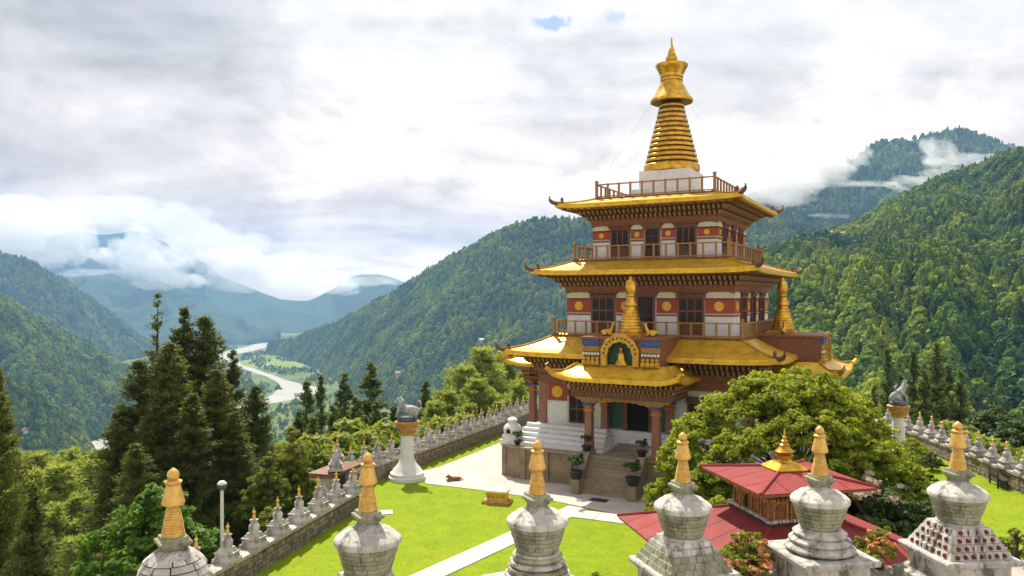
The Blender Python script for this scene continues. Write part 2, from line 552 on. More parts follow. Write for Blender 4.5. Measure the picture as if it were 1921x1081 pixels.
h7, G7 = hill('wooded_hill', [(505, 660, 3650), (640, 604, 3000), (740, 550, 2600), (850, 484, 2300), (960, 428, 2100), (1020, 412, 2050), (1100, 416, 2000), (1250, 425, 1950), (1400, 400, 1900), (1480, 420, 1850), (1600, 460, 1800), (1750, 500, 1800)],
     [(500, vy(3550), 3550), (600, vy(2650), 2650), (690, vy(1850), 1850), (780, vy(1550), 1550), (900, vy(1400), 1400), (1000, vy(1350), 1350), (1100, vy(1300), 1300), (1250, vy(1300), 1300), (1400, vy(1300), 1300), (1480, vy(1300), 1300), (1600, vy(1300), 1300), (1750, vy(1300), 1300)],
     220, 110, 42, 240, 'forest_floor', seed=7.7)
h6, G6 = hill('wooded_hill', [(-500, 330, 1600), (-200, 470, 1650), (0, 562, 1700), (80, 602, 1800), (150, 642, 1880), (220, 690, 1950), (290, 745, 2000)],
     [(-500, vy(1050), 1050), (-200, vy(1100), 1100), (0, vy(1180), 1180), (90, vy(1240), 1240), (180, vy(1350), 1350), (240, vy(1520), 1520), (290, vy(1750), 1750)],
     130, 80, 32, 180, 'forest_floor', seed=8.3)
h6b, G6b = hill('wooded_hill', [(-400, 640, 850), (-100, 680, 920), (30, 722, 980), (100, 768, 1040), (165, 825, 1120)],
     [(-400, vy(880) - 60, 700), (-100, vy(880), 800), (30, vy(900), 900), (110, vy(980), 980), (190, vy(1100), 1100)],
     80, 50, 16, 120, 'forest_floor', seed=9.1)
h9, G9 = hill('wooded_hill', [(1150, 640, 640), (1300, 560, 680), (1430, 478, 750), (1500, 452, 800), (1570, 436, 860), (1640, 405, 940), (1700, 373, 1000), (1800, 327, 1060), (1921, 287, 1120), (2200, 190, 1200), (2500, 110, 1250)],
     [(1150, 1000, 230), (1300, 990, 230), (1430, 980, 230), (1500, 970, 230), (1570, 970, 230), (1640, 970, 230), (1700, 970, 230), (1800, 960, 230), (1921, 960, 235), (2200, 950, 240), (2500, 900, 250)],
     220, 120, 30, 130, 'forest_floor', power=1.0, seed=10.4)


# ------------------------------------------------------------------ forest on the flanks: thousands of low crowns, one stuff object per flank and kind
def forest_proto(name, kind, seed):
    g = np.random.default_rng(seed)
    V, F, T = [], [], []
    n = 300
    for i in range(n):
        if kind == 'conifer':
            z = g.random() ** 0.8
            r = (1 - z) * 0.30 * (0.55 + 0.45 * g.random()) + 0.012
            a = g.random() * 6.283
            c = np.array([r * math.cos(a), r * math.sin(a), 0.04 + z * 0.96])
            s = 0.082 * (1.1 - 0.6 * z)
            nrm = np.array([math.cos(a), math.sin(a), 0.55])
        else:
            d = g.normal(size=3); d /= np.linalg.norm(d)
            lob = LOBES[i % len(LOBES)]
            c = np.array(lob[:3]) + d * lob[3] * (0.82 + 0.22 * g.random())
            s = 0.098
            nrm = d
            z = c[2]
        nrm = nrm + g.normal(size=3) * 0.42
        nrm /= np.linalg.norm(nrm)
        t1 = np.cross(nrm, g.normal(size=3)); t1 /= np.linalg.norm(t1)
        t2 = np.cross(nrm, t1)
        b = len(V)
        k = s * (0.7 + 0.6 * g.random())
        V += [c - t1 * k, c - t2 * k * .8, c + t1 * k, c + t2 * k * .8]
        F.append((b, b + 1, b + 2, b + 3))
        T.append(np.clip(g.normal(0.45, 0.2), 0, 1))
    # dark trunk / core so the crown is not see-through
    m = np_mesh(name, V, F, 'leaf_forest', attr=T)
    return bpy.data.objects.new(name, m)                              # never linked: only the scatter below refers to it


LOBES = [(0, 0, .55, .30), (.16, .05, .42, .22), (-.15, .1, .45, .22), (.02, -.17, .4, .22), (0, .05, .76, .2)]
PROTO = [forest_proto('conifer_crown', 'conifer', 3), forest_proto('round_crown', 'round', 4), forest_proto('round_crown', 'round', 9)]


def scatter_tree(name, pts, scale, rot, proto):
    me = bpy.data.meshes.new(name)
    me.vertices.add(len(pts))
    me.vertices.foreach_set('co', np.asarray(pts, np.float32).ravel())
    a = me.attributes.new('sc', 'FLOAT', 'POINT'); a.data.foreach_set('value', np.asarray(scale, np.float32))
    a = me.attributes.new('ro', 'FLOAT', 'POINT'); a.data.foreach_set('value', np.asarray(rot, np.float32))
    o = obj(name, me)
    ng = bpy.data.node_groups.new('scatter', 'GeometryNodeTree')
    ng.interface.new_socket('Geometry', in_out='INPUT', socket_type='NodeSocketGeometry')
    ng.interface.new_socket('Geometry', in_out='OUTPUT', socket_type='NodeSocketGeometry')
    T = NT(ng)
    gi = T.n('NodeGroupInput'); go = T.n('NodeGroupOutput')
    oi = T.n('GeometryNodeObjectInfo'); oi.inputs['Object'].default_value = proto; oi.inputs['As Instance'].default_value = True
    sc_ = T.n('GeometryNodeInputNamedAttribute', data_type='FLOAT'); sc_.inputs[0].default_value = 'sc'
    ro_ = T.n('GeometryNodeInputNamedAttribute', data_type='FLOAT'); ro_.inputs[0].default_value = 'ro'
    rv = T.n('ShaderNodeCombineXYZ', {2: ro_.outputs[0]})
    sv = T.n('ShaderNodeCombineXYZ', {0: sc_.outputs[0], 1: sc_.outputs[0], 2: sc_.outputs[0]})
    ip = T.n('GeometryNodeInstanceOnPoints', {'Points': gi.outputs[0], 'Instance': oi.outputs['Geometry'], 'Rotation': rv.outputs[0], 'Scale': sv.outputs[0]})
    ng.links.new(ip.outputs[0], go.inputs[0])
    md = o.modifiers.new('scatter', 'NODES')
    md.node_group = ng
    return tag(o, kind='stuff')


def grow_forest(name, G, count, hgt, mix=(0.5, 0.3, 0.2), rows=(0.0, 1.0), cols=(0.0, 1.0), clear=None, seed=0):
    g = np.random.default_rng(100 + seed)
    nr, nc = G.shape[:2]
    A = np.linalg.norm(np.cross(G[1:, :-1] - G[:-1, :-1], G[:-1, 1:] - G[:-1, :-1]), axis=2)
    # about as many trees per picture area as per ground area, so that the far slope does not starve
    r0, r1, c0, c1 = int(rows[0] * (nr - 1)), int(rows[1] * (nr - 1)), int(cols[0] * (nc - 1)), int(cols[1] * (nc - 1))
    mask = np.zeros_like(A); mask[r0:r1, c0:c1] = 1
    pr = (A * mask).ravel(); pr /= pr.sum()
    k = g.choice(len(pr), count, p=pr)
    i, j = k // (nc - 1), k % (nc - 1)
    a, b = g.random(count)[:, None], g.random(count)[:, None]
    p = (G[i, j] * (1 - a) + G[i + 1, j] * a) * (1 - b) + (G[i, j + 1] * (1 - a) + G[i + 1, j + 1] * a) * b
    if clear is not None: p = p[clear(p)]
    dens = fbm(p[:, 0] / 160, p[:, 1] / 160, 3)
    keep = dens > -1.05
    p = p[keep]
    sp = fbm(p[:, 0] / 230 + 50, p[:, 1] / 230 + 20, 3) * 0.35 + g.random(len(p))
    s = hgt * (0.45 + 0.85 * g.random(len(p)) ** 1.4)
    rot = g.random(len(p)) * 6.283
    p[:, 2] -= 0.06 * s
    th = np.cumsum(mix)
    for q, pro in enumerate(PROTO):
        lo = -9 if q == 0 else th[q - 1]
        hi = 99 if q == len(PROTO) - 1 else th[q]
        m = (sp >= lo) & (sp < hi)
        f = 1.0 if q == 0 else 0.8
        scatter_tree(name, p[m], s[m] * f, rot[m], pro)


grow_forest('hillside_forest', G9, 26000, 12.5, (0.22, 0.40, 0.38), seed=1)
grow_forest('hillside_forest', G7, 26000, 19, (0.25, 0.40, 0.35), seed=2)
grow_forest('hillside_forest', G6, 13000, 17, (0.15, 0.45, 0.40), seed=3)
grow_forest('hillside_forest', G6b, 5000, 13, (0.2, 0.4, 0.4), seed=4)
grow_forest('hillside_forest', G8, 14000, 28, (0.35, 0.35, 0.3), seed=5)
grow_forest('hillside_forest', G5, 12000, 28, (0.35, 0.35, 0.3), seed=6)
# copses on the valley floor, clear of the river
gx, gy = np.meshgrid(np.linspace(-1400, 300, 60), np.linspace(1150, 4200, 90))
VG = np.stack([gx, gy, np.full_like(gx, vz)], -1)


def river_x(Y):
    ys = [r[2] for r in RIVER]
    a = np.interp(Y, ys, [(r[0] - CXP) / FPX * r[2] for r in RIVER]); b_ = np.interp(Y, ys, [(r[1] - CXP) / FPX * r[2] for r in RIVER])
    return a, b_


def off_river(p):
    a, b_ = river_x(p[:, 1])
    clump = fbm(p[:, 0] / 120 + 3, p[:, 1] / 260 + 8, 3)
    return ((p[:, 0] < a - 25) | (p[:, 0] > b_ + 25)) & (clump > -0.22)


grow_forest('valley_trees', VG, 16000, 14, (0.1, 0.45, 0.45), clear=off_river, seed=8)
# ------------------------------------------------------------------ materials of the built things
surf('gold_roof', (0.76, 0.47, 0.030), 0.38, (0.60, 0.34, 0.022), 2.4, 0.9, metal=0.42, bump=0.18, bscale=4, dirt=(0.30, 0.16, 0.03), dscale=1.6, damt=0.6)
surf('gold_trim', (0.66, 0.39, 0.028), 0.42, (0.40, 0.20, 0.02), 4, 0.7, metal=0.35, dirt=(0.16, 0.10, 0.03), dscale=3, damt=0.4)
surf('gold_leaf', (0.72, 0.44, 0.045), 0.30, (0.46, 0.23, 0.025), 3, 0.9, metal=0.75, bump=0.1, dirt=(0.25, 0.14, 0.04), dscale=4, damt=0.5)
surf('ochre_gold', (0.76, 0.50, 0.13), 0.42, (0.60, 0.32, 0.06), 9, 0.8, metal=0.35, bump=0.2, dirt=(0.30, 0.20, 0.08), dscale=7, damt=0.45)
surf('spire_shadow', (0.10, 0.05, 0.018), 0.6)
surf('dark_timber', (0.075, 0.035, 0.018), 0.7, (0.045, 0.022, 0.013), 5, 0.6)
surf('brown_timber', (0.19, 0.075, 0.035), 0.65, (0.11, 0.045, 0.024), 5, 0.7, dirt=(0.05, 0.03, 0.02), dscale=3, damt=0.4)
surf('rail_timber', (0.36, 0.19, 0.045), 0.6, (0.24, 0.12, 0.03), 6, 0.6)
surf('frieze_red', (0.25, 0.085, 0.03), 0.65, (0.15, 0.06, 0.03), 5, 0.7, dirt=(0.30, 0.19, 0.05), dscale=9, damt=0.5)
surf('carved_gold', (0.42, 0.235, 0.05), 0.6, (0.22, 0.09, 0.03), 12, 0.9, dirt=(0.04, 0.09, 0.06), dscale=14, damt=0.7)
surf('red_band', (0.36, 0.060, 0.022), 0.7, (0.28, 0.05, 0.02), 4, 0.6, dirt=(0.20, 0.04, 0.02), dscale=2.5, damt=0.3)
surf('yellow_disc', (0.70, 0.45, 0.035), 0.55, (0.60, 0.34, 0.03), 6, 0.6)
surf('whitewash', (0.70, 0.685, 0.67), 0.8, (0.62, 0.60, 0.58), 2.0, 0.7, bump=0.15, bscale=14, dirt=(0.46, 0.43, 0.38), dscale=1.3, damt=0.5)
surf('cream_plaster', (0.60, 0.55, 0.40), 0.8, (0.50, 0.46, 0.35), 3, 0.6)
surf('blue_paint', (0.03, 0.05, 0.24), 0.6, (0.06, 0.09, 0.30), 9, 0.7)
surf('orange_paint', (0.50, 0.17, 0.03), 0.6, (0.40, 0.11, 0.02), 9, 0.7)
surf('teal_paint', (0.02, 0.075, 0.065), 0.55, (0.03, 0.11, 0.06), 7, 0.7)
surf('column_paint', (0.30, 0.135, 0.085), 0.65, (0.24, 0.10, 0.06), 4, 0.6, dirt=(0.16, 0.07, 0.04), dscale=3, damt=0.4)
surf('dark_inside', (0.010, 0.008, 0.008), 0.9)
surf('glass', (0.008, 0.008, 0.010), 0.30, (0.015, 0.015, 0.017), 3, 0.6, spec=0.22)
surf('tan_stone', (0.29, 0.215, 0.135), 0.85, (0.20, 0.15, 0.10), 1.6, 0.8, bump=0.45, bscale=7, dirt=(0.12, 0.10, 0.07), dscale=1.1, damt=0.6)
surf('step_stone', (0.31, 0.24, 0.17), 0.85, (0.22, 0.17, 0.12), 3, 0.8, bump=0.3, rnd=0.12)
surf('black_pot', (0.02, 0.022, 0.028), 0.4, (0.03, 0.03, 0.04), 8, 0.5)
surf('wire_steel', (0.3, 0.3, 0.3), 0.5)

# ------------------------------------------------------------------ the temple (x to the right along its front, -y towards the front)
TX, TY, TA = 9.79, 47.4, R(-28.6)
temple = empty('temple', (TX, TY, 0), TA)
tag(temple, 'tall square Buddhist temple with three golden roofs and a ringed golden spire', 'temple')


def tworld(u, v, z=0.0):
    return Vector((TX + u * math.cos(TA) - v * math.sin(TA), TY + u * math.sin(TA) + v * math.cos(TA), z))


def around(o, n=4):
    """the same part on the other sides of the building"""
    res = [o]
    for k in range(1, n):
        c = copy_tree(o, o.parent)
        c.rotation_euler = (0, 0, o.rotation_euler[2] + k * math.pi / 2)
        c.location = [(o.location.x, o.location.y), (-o.location.y, o.location.x), (-o.location.x, -o.location.y), (o.location.y, -o.location.x)][k] + (o.location.z,)
        res.append(c)
    return res


def roof(name, r_in, z_in, e, z_e, th, up, mat, parent, r_sof, z_sof, seg=24, rows=8):
    """hipped skirt roof with a slightly hollow slope, lifted corners, fascia and soffit"""
    V, F = [], []
    def ring(h, z, lift):
        st = len(V)
        for k in range(4):
            for i in range(seg):
                s = -1 + 2 * i / seg
                x, y = h * s, -h
                ca, sa = [(1, 0), (0, 1), (-1, 0), (0, -1)][k]
                zz_ = z + lift * abs(s) ** 7 if lift else z
                V.append((x * ca - y * sa, x * sa + y * ca, zz_))
        return st
    prof = []
    for j in range(rows + 1):
        t = j / rows
        prof.append((r_in + (e - r_in) * t, z_in + (z_e + th - z_in) * (1 - (1 - t) ** 1.45), up * t ** 2))
    prof += [(e + 0.015, z_e + th * 0.55, up), (e + 0.06, z_e + th * 0.5, up), (e + 0.06, z_e + 0.02, up), (e - 0.10, z_e, up),
             (r_sof, z_sof, 0)]
    starts = [ring(*p) for p in prof]
    n = 4 * seg
    for a, b in zip(starts, starts[1:]):
        for k in range(n):
            F.append((a + k, b + k, b + (k + 1) % n, a + (k + 1) % n))
    me = np_mesh(name, V, F, mat)
    me.polygons.foreach_set('use_smooth', [True] * len(me.polygons))
    me.set_sharp_from_angle(angle=R(20))
    o = obj(name, me, parent)
    # hip rolls and a curled corner ornament at each corner
    b = MB()
    pts = []
    for j in range(rows + 1):
        t = j / rows
        h = r_in + (e - r_in) * t
        pts.append((h, -h, z_in + (z_e + th - z_in) * (1 - (1 - t) ** 1.45) + up * t ** 2 + 0.03))
    b.tube(pts, 0.06, 6)
    hip = b.build('hip_roll', 'gold_trim', o)
    b = MB()
    c = pts[-1]
    dx = 0.7071
    q = [(c[0] + dx * s, c[1] - dx * s, c[2] + z) for s, z in ((-0.25, -0.02), (0.05, -0.05), (0.28, 0.02), (0.42, 0.16), (0.44, 0.30), (0.36, 0.36))]
    b.tube(q, [0.10, 0.13, 0.12, 0.09, 0.06, 0.02], 7)
    b.sphere((c[0] - 0.35 * dx, c[1] + 0.35 * dx, c[2] + 0.20), (0.10, 0.10, 0.14), 8, 6)
    b.tube([(c[0] - 0.35 * dx, c[1] + 0.35 * dx, c[2] - 0.05), (c[0] - 0.35 * dx, c[1] + 0.35 * dx, c[2] + 0.15)], [0.12, 0.06], 7)
    orn = b.build('corner_ornament', 'brown_timber', o, smooth=True)
    for x in (hip, orn):
        for k in range(1, 4):
            cc = x.copy(); COL.objects.link(cc); cc.rotation_euler = (0, 0, k * math.pi / 2)
    return o


def cornice(w, z0, z1, e):
    """stepped bracket cornice that flares from the wall head to the eaves"""
    H = z1 - z0
    fr = MB().sq([(w + 0.05, z0 - 0.10), (w + 0.16, z0 + 0.30 * H)], cap=False)
    fr.sq([(w + 0.16, z0 + 0.30 * H), (w + 0.24, z0 + 0.31 * H), (w + 0.24, z0 + 0.36 * H), (w, z0 + 0.362 * H)], cap=False)
    fo = fr.build('frieze', 'frieze_red', temple)
    bm_ = MB()
    bm_.sq([(w + 0.20, z0 + 0.36 * H), (w + 0.26, z0 + 0.60 * H), (w + 0.55, z0 + 0.605 * H), (w + 0.55, z0 + 0.66 * H),
            (w + 0.50, z0 + 0.665 * H), (w + 0.58, z0 + 0.90 * H), (w + 0.9, z0 + 0.905 * H), (w + 0.9, z0 + 0.98 * H), (w, z0 + 0.985 * H)], cap=False)
    bm_.build('cornice_beam', 'dark_timber', temple)
    for zr, zt, hw, ln in ((0.37, 0.60, 0.26, 0.24), (0.67, 0.90, 0.55, 0.30)):
        d = MB()
        n = int(2 * (w + hw) / 0.27)
        sp = 2 * (w + hw) / n
        for i in range(n + 1):
            x = -(w + hw) + i * sp
            y0 = -(w + hw) - ln + 0.06
            d.box(x - 0.065, x + 0.065, y0, -(w + hw) + 0.1, z0 + (zr + 0.08) * H, z0 + zt * H)
            d.box(x - 0.05, x + 0.05, y0 + 0.10, -(w + hw) + 0.1, z0 + zr * H, z0 + (zr + 0.08) * H)
        o = d.build('bracket_row', 'carved_gold', temple)
        tag(o, kind='stuff')
        around(o)
    rf = MB()
    n = int(2 * e / 0.42)
    for i in range(1, n):
        x = -e + 2 * e * i / n
        lim = max(w + 0.5, abs(x) + 0.05)
        if lim < e - 0.3:
            rf.box(x - 0.05, x + 0.05, -e + 0.15, -lim, z1 - 0.02, z1 + 0.07)
    o = rf.build('rafter_row', 'brown_timber', temple)
    tag(o, kind='stuff')
    around(o)


def railing(r, z, h):
    """timber railing on one side, then the other three"""
    n = max(8, round(2 * r / 0.68))
    sp = 2 * r / n
    b = MB()
    b.box(-r - 0.04, r + 0.04, -r - 0.045, -r + 0.045, z + h - 0.07, z + h)
    b.box(-r, r, -r - 0.03, -r + 0.03, z + 0.05, z + 0.11)
    rail = b.build('railing', 'rail_timber', temple)
    pm = MB().box(-0.05, 0.05, -0.05, 0.05, 0, h + 0.02).mesh('post', 'rail_timber')
    cm = MB().sq([(0.075, 0), (0.075, h + 0.12), (0.095, h + 0.13), (0.095, h + 0.17), (0.04, h + 0.24)]).mesh('post', 'rail_timber')
    for i in range(n):
        obj('post', cm if i == 0 else pm, rail, (-r + i * sp, -r, z))
    around(rail)


def window(u, v, z0, z1, hw, cols, rows, parent=None):
    """projecting Bhutanese timber window: frame, mullions, stepped head, small arched lights"""
    b = MB()
    f = 0.09
    ph = (z1 - z0)
    zt = z1 - 0.20 * ph                                              # underside of the stepped head
    for x0, x1 in ((-hw, -hw + f), (hw - f, hw)):
        b.box(x0, x1, -0.12, 0.02, z0, zt)
    b.box(-hw + f, hw - f, -0.115, 0.02, z0, z0 + f)
    b.box(-hw - 0.05, hw + 0.05, -0.16, 0.02, zt, zt + 0.06)
    b.box(-hw - 0.02, hw + 0.02, -0.13, 0.02, zt + 0.06, zt + 0.11)
    b.box(-hw - 0.10, hw + 0.10, -0.20, 0.02, zt + 0.11, zt + 0.17)
    b.box(-hw - 0.14, hw + 0.14, -0.24, 0.02, z1 - 0.07, z1)
    n = max(4, int(2 * hw / 0.16))
    for i in range(n + 1):                                           # little brackets between the head courses
        x = -hw + 2 * hw * i / n
        b.box(x - 0.03, x + 0.03, -0.19, 0.02, zt + 0.17, z1 - 0.07)
    cw = (2 * hw - 2 * f) / cols
    rh = (zt - z0 - f) / rows
    for i in range(1, cols):
        x = -hw + f + i * cw
        b.box(x - 0.035, x + 0.035, -0.10, 0.02, z0 + f, zt)
    for j in range(1, rows):
        z = z0 + f + j * rh
        b.box(-hw + f, hw - f, -0.108, 0.02, z - 0.05, z + 0.05)
    w = b.build('window', 'brown_timber', parent or temple, (u, v, 0))
    # arched lights
    a = MB()
    ww, hh = cw / 2 - 0.04, rh - 0.12
    out = [(-ww, 0), (ww, 0), (ww, hh * 0.62), (ww * 0.62, hh * 0.80), (ww * 0.55, hh * 0.9), (0, hh), (-ww * 0.55, hh * 0.9), (-ww * 0.62, hh * 0.80), (-ww, hh * 0.62)]
    a.face_prism(out, -0.045, 0.015)
    pm = a.mesh('pane', 'glass')
    bk = MB().box(-hw + f, hw - f, -0.04, 0.02, z0 + f, zt).build('casing', 'dark_timber', w)
    for i in range(cols):
        for j in range(rows):
            obj('pane', pm, w, (-hw + f + (i + .5) * cw, -0.012, z0 + f + j * rh + 0.06))
    return w


def side_panel(x0, x1, v, zb, zr0, zr1, zc1, disc):
    """wall bay: white foot, red band with gold disc, rounded cream head"""
    wx = x1 - x0
    o = MB().box(x0, x1, v - 0.03, v + 0.05, zb, zr0 - 0.07).build('white_panel', 'whitewash', temple)
    o2 = MB().box(x0, x1, v - 0.05, v + 0.05, zr0, zr1).build('red_panel', 'red_band', temple)
    b = MB()                                                         # dotted white string course
    n = max(3, int(wx / 0.14))
    for i in range(n):
        x = x0 + wx * (i + .5) / n
        b.box(x - 0.045, x + 0.045, v - 0.085, v + 0.04, zr0 - 0.065, zr0 - 0.005)
    o3 = b.build('string_course', 'cream_plaster', temple); tag(o3, kind='stuff')
    o5 = MB().box(x0, x1, v - 0.065, v + 0.04, zr0 - 0.16, zr0 - 0.075).build('painted_line', 'frieze_red', temple)
    o6 = MB().box(x0, x1, v - 0.085, v + 0.04, zr1 - 0.005, zr1 + 0.065).build('painted_line', 'dark_timber', temple)
    q = min(0.2, (zc1 - zr1) * 0.9)
    o4 = MB().face_prism([(x0, zr1 + 0.065), (x1, zr1 + 0.065), (x1, zc1 - q), (x1 - q * .3, zc1 - q * .4), (x1 - q, zc1), (x0 + q, zc1), (x0 + q * .3, zc1 - q * .4), (x0, zc1 - q)],
                         v - 0.08, v + 0.05).build('cream_head', 'cream_plaster', temple)
    res = [o, o2, o3, o4, o5, o6]
    if disc:
        zc, rr = (zr0 + zr1) / 2, min(0.34 * (zr1 - zr0), 0.4)
        pts = [(math.cos(2 * math.pi * k / 20), math.sin(2 * math.pi * k / 20)) for k in range(20)]
        xm = (x0 + x1) / 2
        d = MB().face_prism([(xm + rr * a, zc + rr * c) for a, c in pts], v - 0.075, v + 0.02)
        d.face_prism([(xm + rr * .55 * a, zc + rr * .55 * c) for a, c in pts], v - 0.10, v - 0.07)
        res.append(d.build('gold_disc', 'yellow_disc', temple))
    for r_ in res:
        around(r_)


def storey(w, zf, zb, zr0, zr1, zc1, zt, win_u, win_h, door_h, zw0, cols, rows):
    """one upper storey: core walls, bays, windows and a central door on each side"""
    MB().sq([(w, zf), (w, zt)]).build('wall', 'whitewash', temple)
    v = -w
    for s in (-1, 1):
        around(window(s * win_u, v, zw0, zc1 + 0.02, win_h, cols, rows))
        ap = MB().box(s * win_u - win_h, s * win_u + win_h, v - 0.06, v + 0.05, zf + 0.08, zw0).build('window_apron', 'brown_timber', temple)
        around(ap)
    # door
    b = MB()
    b.box(-door_h, -door_h + 0.1, v - 0.14, v + 0.02, zf, zc1 - 0.25)
    b.box(door_h - 0.1, door_h, v - 0.14, v + 0.02, zf, zc1 - 0.25)
    b.box(-door_h - 0.08, door_h + 0.08, v - 0.2, v + 0.02, zc1 - 0.25, zc1 - 0.10)
    b.box(-door_h - 0.14, door_h + 0.14, v - 0.26, v + 0.02, zc1 - 0.10, zc1 + 0.02)
    d = b.build('door_frame', 'brown_timber', temple)
    MB().box(-door_h + 0.1, door_h - 0.1, v - 0.05, v + 0.02, zf, zc1 - 0.25).build('door_leaf_or_shade', 'dark_timber', d)
    for i in (-1, 1):
        for j in range(3):
            zz0 = zw0 + j * (zc1 - 0.3 - zw0) / 3 + 0.05
            MB().box(i * (door_h - .1) / 2 - (door_h - .1) / 2 + .04, i * (door_h - .1) / 2 + (door_h - .1) / 2 - .04, v - 0.07, v - 0.04, zz0, zz0 + (zc1 - 0.3 - zw0) / 3 - 0.1).build('pane', 'glass', d)
    around(d)
    g = 0.06
    e0 = win_u - win_h - g
    side_panel(-w, -win_u - win_h - g, v, zb, zr0, zr1, zc1, True)
    side_panel(-e0, -door_h - 0.1, v, zb, zr0, zr1, zc1, True)
    side_panel(door_h + 0.1, e0, v, zb, zr0, zr1, zc1, True)
    side_panel(win_u + win_h + g, w, v, zb, zr0, zr1, zc1, True)


# top storey, middle storey
storey(3.64, 12.05, 12.2, 13.36, 13.82, 14.14, 14.2, 1.95, 0.58, 0.44, 12.75, 3, 1)
storey(4.79, 7.75, 7.9, 9.10, 9.86, 10.25, 10.3, 2.55, 0.72, 0.52, 8.45, 3, 2)
for w, z0, z1, e in ((3.64, 14.19, 15.10, 5.3), (4.79, 10.29, 11.20, 6.35), (6.0, 5.55, 6.60, 7.6)):
    cornice(w, z0, z1, e)
roof('roof', 3.3, 15.88, 5.3, 15.12, 0.26, 0.10, 'gold_roof', temple, 4.4, 15.08)
roof('roof', 4.3, 12.20, 6.35, 11.22, 0.28, 0.10, 'gold_roof', temple, 5.5, 11.18)
roof('roof', 5.2, 7.88, 7.6, 6.60, 0.28, 0.14, 'gold_roof', temple, 6.7, 6.58)
for r, z, h in ((3.5, 15.86, 0.82), (4.5, 12.17, 0.80), (5.4, 7.83, 0.80)):
    MB().sq([(r + 0.12, z - 0.10), (r + 0.12, z)]).build('deck', 'brown_timber', temple)
    railing(r, z, h)

# spire
MB().sq([(2.0, 15.86), (2.0, 16.25), (1.9, 16.27), (1.9, 16.45), (1.55, 16.46), (1.55, 17.58)]).build('spire_base', 'whitewash', temple)
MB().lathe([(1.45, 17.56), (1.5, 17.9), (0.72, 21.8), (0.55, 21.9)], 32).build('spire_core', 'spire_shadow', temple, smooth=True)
MB().lathe([(1.50, 17.58), (1.66, 17.62), (1.70, 17.78), (1.68, 18.02), (1.58, 18.10), (1.4, 18.1)], 40).build('ring', 'gold_leaf', temple, smooth=True)
nr_ = 12
for i in range(nr_):
    zc = 18.20 + i * (21.86 - 18.20) / nr_
    rr = 1.60 - (1.60 - 0.76) * (i / (nr_ - 1))
    hh = 0.20
    MB().lathe([(rr - 0.22, zc), (rr - 0.02, zc), (rr, zc + 0.05), (rr - 0.01, zc + hh - 0.05), (rr - 0.07, zc + hh), (rr - 0.22, zc + hh)], 40).build('ring', 'gold_leaf', temple, smooth=True)
MB().lathe([(0.60, 21.95), (1.05, 21.88), (1.27, 21.90), (1.30, 22.02), (1.24, 22.13), (1.0, 22.45), (0.80, 22.85), (0.68, 23.10), (0.63, 23.2), (0.60, 23.2)], 40).build('canopy_bell', 'gold_leaf', temple, smooth=True)
MB().lathe([(0.60, 23.18), (0.68, 23.22), (0.68, 23.32), (0.62, 23.34), (0.62, 23.40), (0.70, 23.42), (0.68, 23.52), (0.72, 23.60), (0.88, 23.95), (0.98, 24.10), (0.98, 24.20), (0.85, 24.22), (0.3, 24.2)], 40).build('canopy_bowl', 'gold_leaf', temple, smooth=True)
MB().lathe([(0.15, 24.2), (0.17, 24.32), (0.34, 24.46), (0.37, 24.58), (0.33, 24.70), (0.20, 24.76), (0.25, 24.82), (0.22, 24.95), (0.15, 25.25), (0.10, 25.30), (0.11, 25.38), (0.06, 25.44), (0.05, 25.8), (0.01, 25.92)], 20).build('finial', 'gold_leaf', temple, smooth=True)
for sx, sy in ((-1, -1), (1, -1), (1, 1), (-1, 1)):
    MB().tube([(0.85 * sx, 0.85 * sy, 22.0), (3.45 * sx, 3.45 * sy, 16.6)], 0.005, 4).build('guy_wire', 'wire_steel', temple)

# ground storey
WG = 6.0
MB().sq([(WG, 1.7), (WG, 5.56)]).build('wall', 'whitewash', temple)
for s in (-1, 1):
    around(window(s * 3.42, -WG, 2.85, 4.75, 0.72, 3, 2))
    around(MB().box(s * 5.78 - .22, s * 5.78 + .22, -WG - 0.10, -WG + 0.1, 2.7, 5.5).build('corner_pilaster', 'column_paint', temple))
    for x0, x1 in ((4.28, 5.5),):
        a, b_ = (x0, x1) if s > 0 else (-x1, -x0)
        around(MB().box(a, b_, -WG - 0.03, -WG + 0.05, 2.6, 3.98).build('white_panel', 'whitewash', temple))
        around(MB().box(a, b_, -WG - 0.05, -WG + 0.05, 4.05, 5.05).build('red_panel', 'red_band', temple))
        pts = [(math.cos(2 * math.pi * k / 24), math.sin(2 * math.pi * k / 24)) for k in range(24)]
        xm = (a + b_) / 2
        d = MB().face_prism([(xm + .33 * p, 4.55 + .33 * q) for p, q in pts], -WG - 0.075, -WG)
        d.face_prism([(xm + .18 * p, 4.55 + .18 * q) for p, q in pts], -WG - 0.10, -WG - 0.07)
        around(d.build('gold_disc', 'yellow_disc', temple))
around(MB().box(-WG, WG, -WG - 0.14, -WG + 0.05, 5.08, 5.54).build('wall_beam', 'frieze_red', temple))
# white stepped plinth round the walls
MB().sq([(6.55, 1.76), (6.55, 2.05), (6.40, 2.06), (6.40, 2.35), (6.25, 2.36), (6.25, 2.68), (6.0, 2.70)]).build('plinth', 'whitewash', temple)
for s in (-1, 1):
    for k in range(5):
        u0, u1 = 1.15 + 0.10 * k, 6.7 - 0.06 * k
        a, b_ = (u0, u1) if s > 0 else (-u1, -u0)
        o = MB().box(a, b_, -8.45 + 0.40 * k, -6.5 + 0.002 * k, 1.765 + 0.2 * k, 1.965 + 0.2 * k - 0.012).build('plinth_step', 'whitewash', temple)

# porch, one on each side of the building
porch_bits = []
